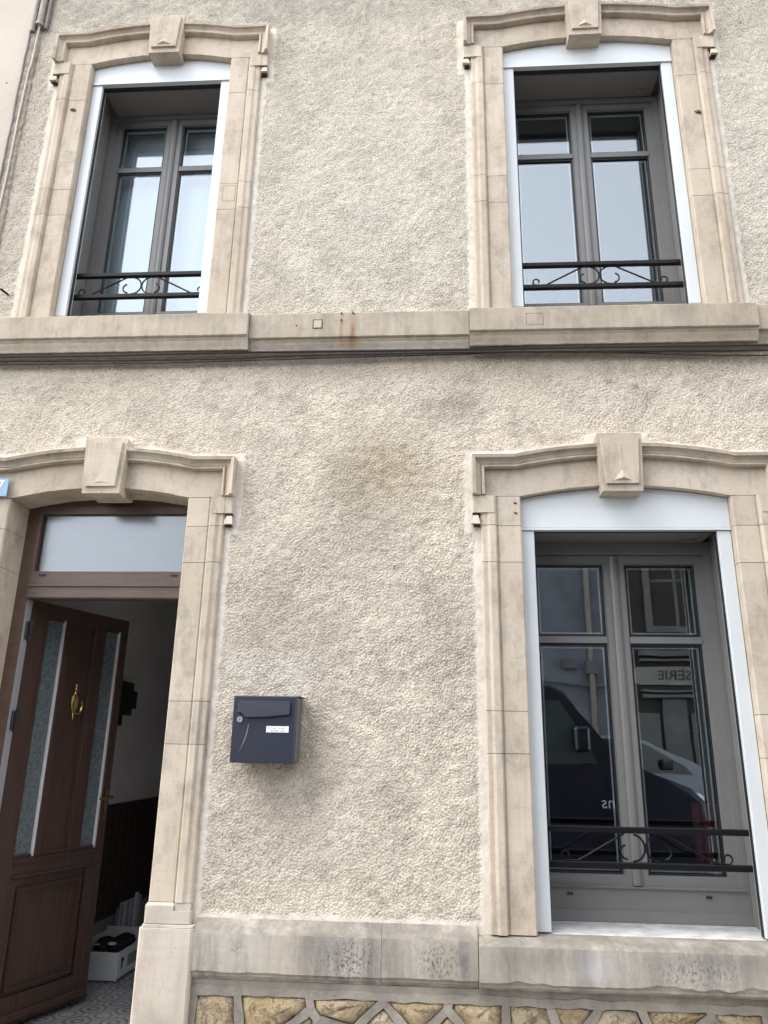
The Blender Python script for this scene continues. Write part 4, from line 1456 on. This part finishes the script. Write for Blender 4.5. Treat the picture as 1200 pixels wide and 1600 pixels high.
# small things on the string course: recess plate, rust bolts
plate = tag(build('wall_plate', bxm(-.610, -.570, -.1075, -.1035, 2.070, 2.112), M['stone_pale']), 'small square pale patch set in the string course between the windows', 'plate')
bm = bmesh.new(); ring_frame(bm, -.616, -.564, 2.064, 2.118, .005, -.1055, -.1036)
build('plate_rim', bm, M['joint'], plate)
for x0_, x1_, z0_, z1_, y_ in ((.470, .555, 2.045, 2.112, -.1356), (-1.178, -1.105, 2.925, 3.03, -.0456)):
    bm = bmesh.new(); ring_frame(bm, x0_, x1_, z0_, z1_, .0016, y_, y_ + .001)
    sub('patch_outline', bm, M['joint'], house)
for x, z, lab in ((-.468, 2.152, 'rusty bolt end at the top edge of the string course, left of the rust streak'), (-.408, 2.152, 'rusty bolt end directly above the orange rust streak on the string course'), (-.468, 2.112, 'rusty bolt end a little below the left bolt on the string course')):
    bm = bmesh.new(); tube(bm, [(x, -.099, z), (x, -.112, z - .001)], .005, 7)
    o = build('rusty_bolt', bm, plain('rust', (.16, .065, .03), .9, .3))
    tag(o, lab, 'bolt', 'rusty bolts in the string course')
# broken hook by the left edge
bm = bmesh.new(); tube(bm, [(-2.33, -.02, 2.36), (-2.33, -.07, 2.352), (-2.345, -.085, 2.36)], .006, 6)
tag(build('iron_hook', bm, M['iron']), 'small black iron hook in the wall at the far left above the string course', 'hook')

# ------------------------------------------------------------------ house number
sg = thing('house_number_sign', 'small blue enamel house number plate with a white 7 beside the door lintel', 'sign', (-2.16, -.06, 1.22))
bm = bmesh.new()
box(bm, -2.235, -2.113, -.0725, -.068, 1.172, 1.266, bev=.0015)
sub('plate', bm, M['enamel'], sg)
bm = text_bm('7', .088, .0008)
bm.transform(Matrix.Translation((-2.154, -.0735, 1.222)) @ Matrix.Rotation(math.pi / 2, 4, 'X'))
sub('numeral', bm, M['enamel_white'], sg)

# ------------------------------------------------------------------ mailbox
mbx = thing('mailbox', 'anthracite blue metal wall mailbox with a white name label, hung between door and window', 'mailbox', (-.731, -.03, -.06))
x0, x1, z0, z1 = -.868, -.592, -.060, .218
bm = bmesh.new()
box(bm, x0 + .010, x1 + .004, -.134, -.032, z0 + .006, z1 - .004, bev=.004)
sub('body', bm, M['mailbox_side'], mbx)
bm = bmesh.new()
box(bm, x0, x1, -.160, -.1345, z0, z1, bev=.004)
sub('front_door', bm, M['mailbox'], mbx)
bm = bmesh.new()
box(bm, x0 + .004, x1 + .012, -.120, -.034, z1 - .0035, z1 + .003, bev=.002)
sub('lid', bm, M['mailbox'], mbx)
# flap with its slanted lower lip and the cut-out round the lock
poly = [(x0 + .022, .197), (x0 + .250, .197), (x0 + .250, .141), (x0 + .150, .129), (x0 + .060, .127), (x0 + .053, .130), (x0 + .048, .141), (x0 + .036, .148), (x0 + .022, .148)]
bm = bmesh.new()
prism(bm, poly, lambda p, t: (p[0], -.1605 - t * (.006 if p[1] > .16 else .013), p[1]), 0.0, 1.0)
sub('letter_flap', bm, M['mailbox'], mbx)
bm = bmesh.new()
lip = [(x0 + .250, .1395), (x0 + .150, .1275), (x0 + .060, .1255), (x0 + .052, .1285), (x0 + .047, .1395), (x0 + .036, .1465), (x0 + .022, .1465)]
tube(bm, [(p[0], -.1612, p[1]) for p in lip], .0018, 5)
sub('flap_gap', bm, M['gasket'], mbx)
bm = bmesh.new()
tube(bm, [(x0 + .034, -.158, .118), (x0 + .034, -.167, .118)], .0125, 14)
lk = sub('lock', bm, M['rim'], mbx)
bm = bmesh.new(); box(bm, x0 + .033, x0 + .035, -.1685, -.1665, .111, .125)
sub('lock_slot', bm, M['gasket'], mbx)
bm = bmesh.new()
pts = [(x0 + .072 - .036 * t ** 1.8, -.1603, .10 - .120 * t) for t in [k / 10 for k in range(11)]]
tube(bm, pts, [.0006 + .0022 * math.sin(math.pi * min(1, .1 + k / 10)) for k in range(11)], 6)
sub('curved_rib', bm, plain('worn_rib_paint', (.16, .17, .20), .4), mbx)
bm = bmesh.new(); box(bm, x0 + .151, x0 + .248, -.1625, -.1602, .066, .092)
lb = sub('name_label', bm, M['paper'], mbx)
bm = bmesh.new()
r_ = random.Random(3)
for row, zz in ((0, .0835), (1, .0725)):
    x = x0 + .159
    while x < x0 + (.240 if row == 0 else .236):
        w = r_.uniform(.0025, .0055)
        if r_.random() < .85:
            box(bm, x, x + w * .35, -.1630, -.1624, zz - .0032, zz + r_.choice((.0015, .0032)))
            box(bm, x + w * .45, x + w, -.1630, -.1624, zz - r_.choice((.0032, -.0005)), zz + .0008)
        x += w + .0018
sub('name_print', bm, M['ink'], mbx)
bm = bmesh.new()
for i in range(3):
    box(bm, x0 + .218, x0 + .244, -.1608, -.1599, -.030 - i * .005, -.0285 - i * .005)
sub('maker_mark', bm, plain('mark_paint', (.030, .034, .050), .5), mbx)

# ------------------------------------------------------------------ the street behind the camera
bm = bmesh.new(); box(bm, -250, 250, -250, 30, GROUND - .5, GROUND - .13)
tag(build('ground', bm, M['paving']), kind='structure')
bm = bmesh.new(); box(bm, -120, 120, -9.0, -1.6, GROUND - .129, GROUND - .115)
tag(build('road', bm, M['asphalt']), kind='structure')
bm = bmesh.new(); box(bm, -120, 120, -1.6, 0.34, GROUND - .129, GROUND)
tag(build('pavement', bm, M['paving']), kind='structure')
bm = bmesh.new(); box(bm, -120, 120, -11.2, -9.0, GROUND - .129, GROUND + .005)
tag(build('pavement', bm, M['paving']), kind='structure')
bm = bmesh.new()
box(bm, -2.25, -1.05, -.42, -.10, GROUND, GROUND + .11, bev=.006)
box(bm, -2.09, -1.215, -.099, .098, GROUND + .002, zfl - .008)
sub('door_step', bm, M['stone_pale'], house)


def opp_window(parent, x, z, w, h, y, wallm):
    bm = bmesh.new()
    ring_frame(bm, x - w / 2 - .12, x + w / 2 + .12, z - .1, z + h + .14, .12, y - .02, y + .05)
    f_ = sub('window', bm, M['opp_stone'], parent)
    bm = bmesh.new()
    box(bm, x - w / 2, x + w / 2, y - .05, y - .03, z + .02, z + h)
    sub('pane', bm, M['carglass'], f_)
    bm = bmesh.new()
    box(bm, x - .03, x + .03, y - .029, y + .01, z + .02, z + h)
    box(bm, x - w / 2, x - .0305, y - .029, y + .005, z + h * .6, z + h * .6 + .05)
    box(bm, x + .0305, x + w / 2, y - .029, y + .005, z + h * .6, z + h * .6 + .05)
    sub('casement', bm, M['opp_stone'], f_)


def opp_house(x0, x1, h, wall_low, wall_up, label, y=-10.8, split=1.9):
    ridge = h + (2.2 if h > 3 else 1.3); split = min(split, h - .5)
    t = thing('opposite_house', label, 'house', ((x0 + x1) / 2, y, GROUND))
    bm = bmesh.new(); box(bm, x0 + .003, x1 - .003, y - 7, y, GROUND, split); w_ = sub('lower_wall', bm, wall_low, t)
    bm = bmesh.new(); box(bm, x0 + .003, x1 - .003, y - 7, y + .003, split + .0005, h); sub('upper_wall', bm, wall_up, t)
    bm = bmesh.new()
    prism(bm, [(y + .35, h - .02), (y - 3.5, ridge), (y - 7.3, h - .02), (y - 7.3, h - .12), (y + .35, h - .12)], lambda p, x: (x, p[0], p[1]), x0, x1)
    sub('roof', bm, plain('opposite_tiles', (.13, .075, .055), .8, .2, 8), t)
    return t


o1 = opp_house(-4.2, 3.55, 5.2, M['opp_pale'], M['opp_pale'], 'pale grey rendered house across the street, mirrored left in the ground floor window')
for x in (-2.6, -.4, 1.2):
    opp_window(o1, x, -.4, .95, 1.6, -10.8, None); opp_window(o1, x, 2.6, .95, 1.6, -10.795, None)
bm = bmesh.new()
tube(bm, [(3.0, -10.74, GROUND), (3.0, -10.74, 5.0)], .05, 8)
sub('downpipe', bm, M['pipe'], o1)
bm = bmesh.new(); box(bm, 2.48, 2.72, -10.79, -10.70, 1.55, 1.75); box(bm, 2.9, 3.12, -10.79, -10.68, 1.45, 1.70)
sub('junction_box', bm, M['opp_stone'], o1)
bm = bmesh.new(); tube(bm, [(1.2, -10.74, 1.35), (2.2, -10.74, 1.30), (3.0, -10.74, 1.22), (3.5, -10.74, 1.24)], .022, 6)
sub('wall_cable', bm, M['opp_stone'], o1)
o2 = opp_house(3.55, 9.5, 5.6, M['opp_dark'], M['opp_upper'], 'dark shop front house across the street, mirrored right in the ground floor window', split=2.0)
for x in (4.72, 6.6, 8.4):
    opp_window(o2, x, 2.35, 1.0, 1.5, -10.795, None)
bm = bmesh.new()
for z0, z1 in ((1.80, 1.90), (1.70, 1.74), (1.12, 1.16), (1.02, 1.08)):
    box(bm, 3.9, 9.3, -10.795, -10.62, z0, z1)
sub('cornice_band', bm, M['opp_stone'], o2)
for x in (4.48, 6.3, 8.1):
    bm = bmesh.new(); box(bm, x - .22, x + .22, -10.795, -10.70, GROUND + .1, 1.0); sub('pilaster', bm, M['opp_stone'], o2)
for x in (5.4, 7.2):
    bm = bmesh.new(); box(bm, x - .62, x + .62, -10.795, -10.76, GROUND + .9, .75); f_ = sub('shop_window', bm, M['carglass'], o2)
    bm = bmesh.new()
    for i in range(4): box(bm, x - .62, x + .1, -10.7595, -10.74, .25 + i * .09, .265 + i * .09)
    sub('blind_slat', bm, M['opp_stone'], f_)
bm = bmesh.new(); box(bm, 3.72, 4.20, -10.795, -10.76, GROUND + .2, .75); sub('shop_door', bm, M['carglass'], o2)
sgn = thing('shop_sign', 'long pale shop sign board with dark capital letters over the dark front across the street', 'sign', (4.5, -10.75, 1.43))
bm = bmesh.new()
prism(bm, [(3.78 + .16 * (1 - math.cos(a)), 1.43 + .17 * math.sin(a)) for a in [math.pi / 2 - k * math.pi / 8 for k in range(0, 1)]] + [(3.86, 1.60), (3.80, 1.55), (3.775, 1.48), (3.775, 1.38), (3.80, 1.31), (3.86, 1.26), (5.30, 1.26), (5.30, 1.60)][0:], lambda p, y: (p[0], y, p[1]), -10.79, -10.74)
sub('board', bm, M['sign'], sgn)
bm = text_bm('SSERIE', .25, .006)
bm.transform(Matrix.Translation((4.60, -10.732, 1.43)) @ Matrix.Rotation(math.pi, 4, 'Z') @ Matrix.Rotation(math.pi / 2, 4, 'X') @ Matrix.Diagonal((1.15, 1, 1, 1)))
sub('lettering', bm, M['letters'], sgn)
opp_house(-16, -4.2, 1.1, M['opp_pale'], M['render_far'], 'low cream house across the street beyond the pale grey one')
opp_house(9.5, 20, 6.2, M['opp_stone'], M['opp_stone'], 'grey stone house across the street beyond the dark shop front')


def wheel(parent, x, y, r, s):
    bm = bmesh.new()
    tube(bm, [(x, y, GROUND - .115 + r), (x, y + .20 * s, GROUND - .115 + r)], r, 22)
    w_ = sub('wheel', bm, M['tyre'], parent)
    bm = bmesh.new(); tube(bm, [(x, y - .012 * s, GROUND - .115 + r), (x, y - .002 * s, GROUND - .115 + r)], r * .66, 18)
    sub('rim', bm, M['rim'], w_)


def vehicle(name, label, cat, side, y0, y1, mat, taper, windows, wheels, zoff=0.0, gl_=None):
    """body: side outline (x,z) extruded across, narrowed towards the roof"""
    t = thing(name, label, cat, ((side[0][0] + side[1][0]) / 2, (y0 + y1) / 2, GROUND - .115 + zoff))
    zs_ = [p[1] for p in side]; zb_ = min(zs_); zt_ = max(zs_)
    yc = (y0 + y1) / 2
    hw_ = abs(y1 - y0) / 2
    belt = zb_ + (zt_ - zb_) * .52
    def wid(z): return hw_ * (1 - taper * max(0, (z - belt) / (zt_ - belt)) ** 1.3)
    bm = bmesh.new()
    L = [bm.verts.new((x, yc + wid(z), z)) for x, z in side]
    Rr = [bm.verts.new((x, yc - wid(z), z)) for x, z in side]
    n = len(side)
    rim_e = []
    for i in range(n):
        bm.faces.new((L[i], L[(i + 1) % n], Rr[(i + 1) % n], Rr[i]))
    for Q in (L, Rr[::-1]):
        f_ = bm.faces.new(Q); 
    es = [e for e in bm.edges if (e.verts[0].co.y - yc) * (e.verts[1].co.y - yc) > 0]
    bmesh.ops.bevel(bm, geom=es, offset=.07, segments=3, affect='EDGES', profile=.5)
    body = sub('body', bm, mat, t, False)
    for w in windows:
        bm = bmesh.new()
        for s in (1, -1):
            vs1 = [bm.verts.new((x, yc + s * (wid(z) + .004), z)) for x, z in w]
            vs2 = [bm.verts.new((x, yc + s * (wid(z) - .02), z)) for x, z in w]
            bm.faces.new(vs1); bm.faces.new(vs2[::-1])
            for i in range(len(w)):
                bm.faces.new((vs1[i], vs1[(i + 1) % len(w)], vs2[(i + 1) % len(w)], vs2[i]))
        sub('side_window', bm, gl_ or M['carglass'], t)
    for x, r in wheels:
        wheel(t, x, max(y0, y1) - .02, r, -1)
        wheel(t, x, min(y0, y1) + .02, r, 1)
    return t, wid, yc


Zb = GROUND + .12
vside = [(-2.05, Zb), (-2.1, -.3), (-2.02, .70), (-1.6, .80), (1.38, .80), (1.56, .72), (1.70, .50), (2.06, -.06), (2.55, -.22), (2.95, -.36), (3.10, -.50), (3.16, -.80), (3.14, Zb)]
van, wid, yc = vehicle('parked_van', 'dark blue van parked across the street, mirrored in the ground floor window', 'van', vside, -7.2, -5.3, M['van'], .0,
                       [[(.45, -.14), (1.90, -.10), (1.84, .05), (1.50, .60), (.50, .64)]], [(-1.2, .34), (2.35, .34)], gl_=plain('tinted_van_glass', (.05, .075, .07), .08, .3, 4))
bm = bmesh.new()
ws = [(1.585, .665), (2.03, -.035)]
for (x, z), q in zip(ws, (0, 1)): pass
v4 = [(1.60, yc + .74, .655), (1.60, yc - .74, .655), (2.035, yc - .84, -.015), (2.035, yc + .84, -.015)]
nrm = Vector((.67, 0, .445)).normalized() * .018
A = [bm.verts.new(Vector(p) + nrm) for p in v4]; B = [bm.verts.new(Vector(p) - nrm) for p in v4]
bm.faces.new(A); bm.faces.new(B[::-1])
for i in range(4): bm.faces.new((A[i], A[(i + 1) % 4], B[(i + 1) % 4], B[i]))
sub('windscreen', bm, M['carglass'], van)
for s in (1, -1):
    bm = bmesh.new(); bmesh.ops.create_icosphere(bm, subdivisions=2, radius=1, matrix=Matrix.Translation((3.02, yc + s * .74, -.50)) @ Matrix.Diagonal((.14, .17, .10, 1)))
    sub('headlight', bm, M['lamp'], van, True)
    bm = bmesh.new(); box(bm, 1.62, 1.80, yc + s * 1.06 - .09, yc + s * 1.06 + .09, .02, .30, bev=.03)
    tube(bm, [(1.72, yc + s * .9, .08), (1.72, yc + s * 1.0, .10)], .03, 6)
    sub('wing_mirror', bm, M['van'], van)
bm = text_bm('ans', .19, .003)
bm.transform(Matrix.Translation((2.03, -5.292, -.53)) @ Matrix.Rotation(math.pi, 4, 'Z') @ Matrix.Rotation(math.pi / 2, 4, 'X'))
sub('lettering', bm, M['vanletter'], van)

cb = GROUND + .30
cside = [(.7, cb), (.55, -.62), (.62, -.20), (1.0, .20), (1.7, .30), (2.9, .285), (3.35, .20), (3.95, -.14), (4.35, -.22), (4.70, -.36), (4.82, -.62), (4.80, cb)]
car, wid2, yc2 = vehicle('parked_car', 'silver blue people carrier parked behind the dark van, mirrored in the window', 'car', cside, -10.2, -8.5, M['car'], .0,
                         [[(1.2, -.22), (2.45, -.24), (2.45, .23), (1.35, .20)], [(2.52, -.24), (3.98, -.28), (3.86, -.14), (3.28, .16), (2.90, .235), (2.52, .235)]], [(1.35, .32), (4.05, .32)], .12)
bm = bmesh.new(); box(bm, 3.50, 3.66, yc2 + .86, yc2 + 1.04, -.22, -.06, bev=.03); sub('wing_mirror', bm, M['black'], car)
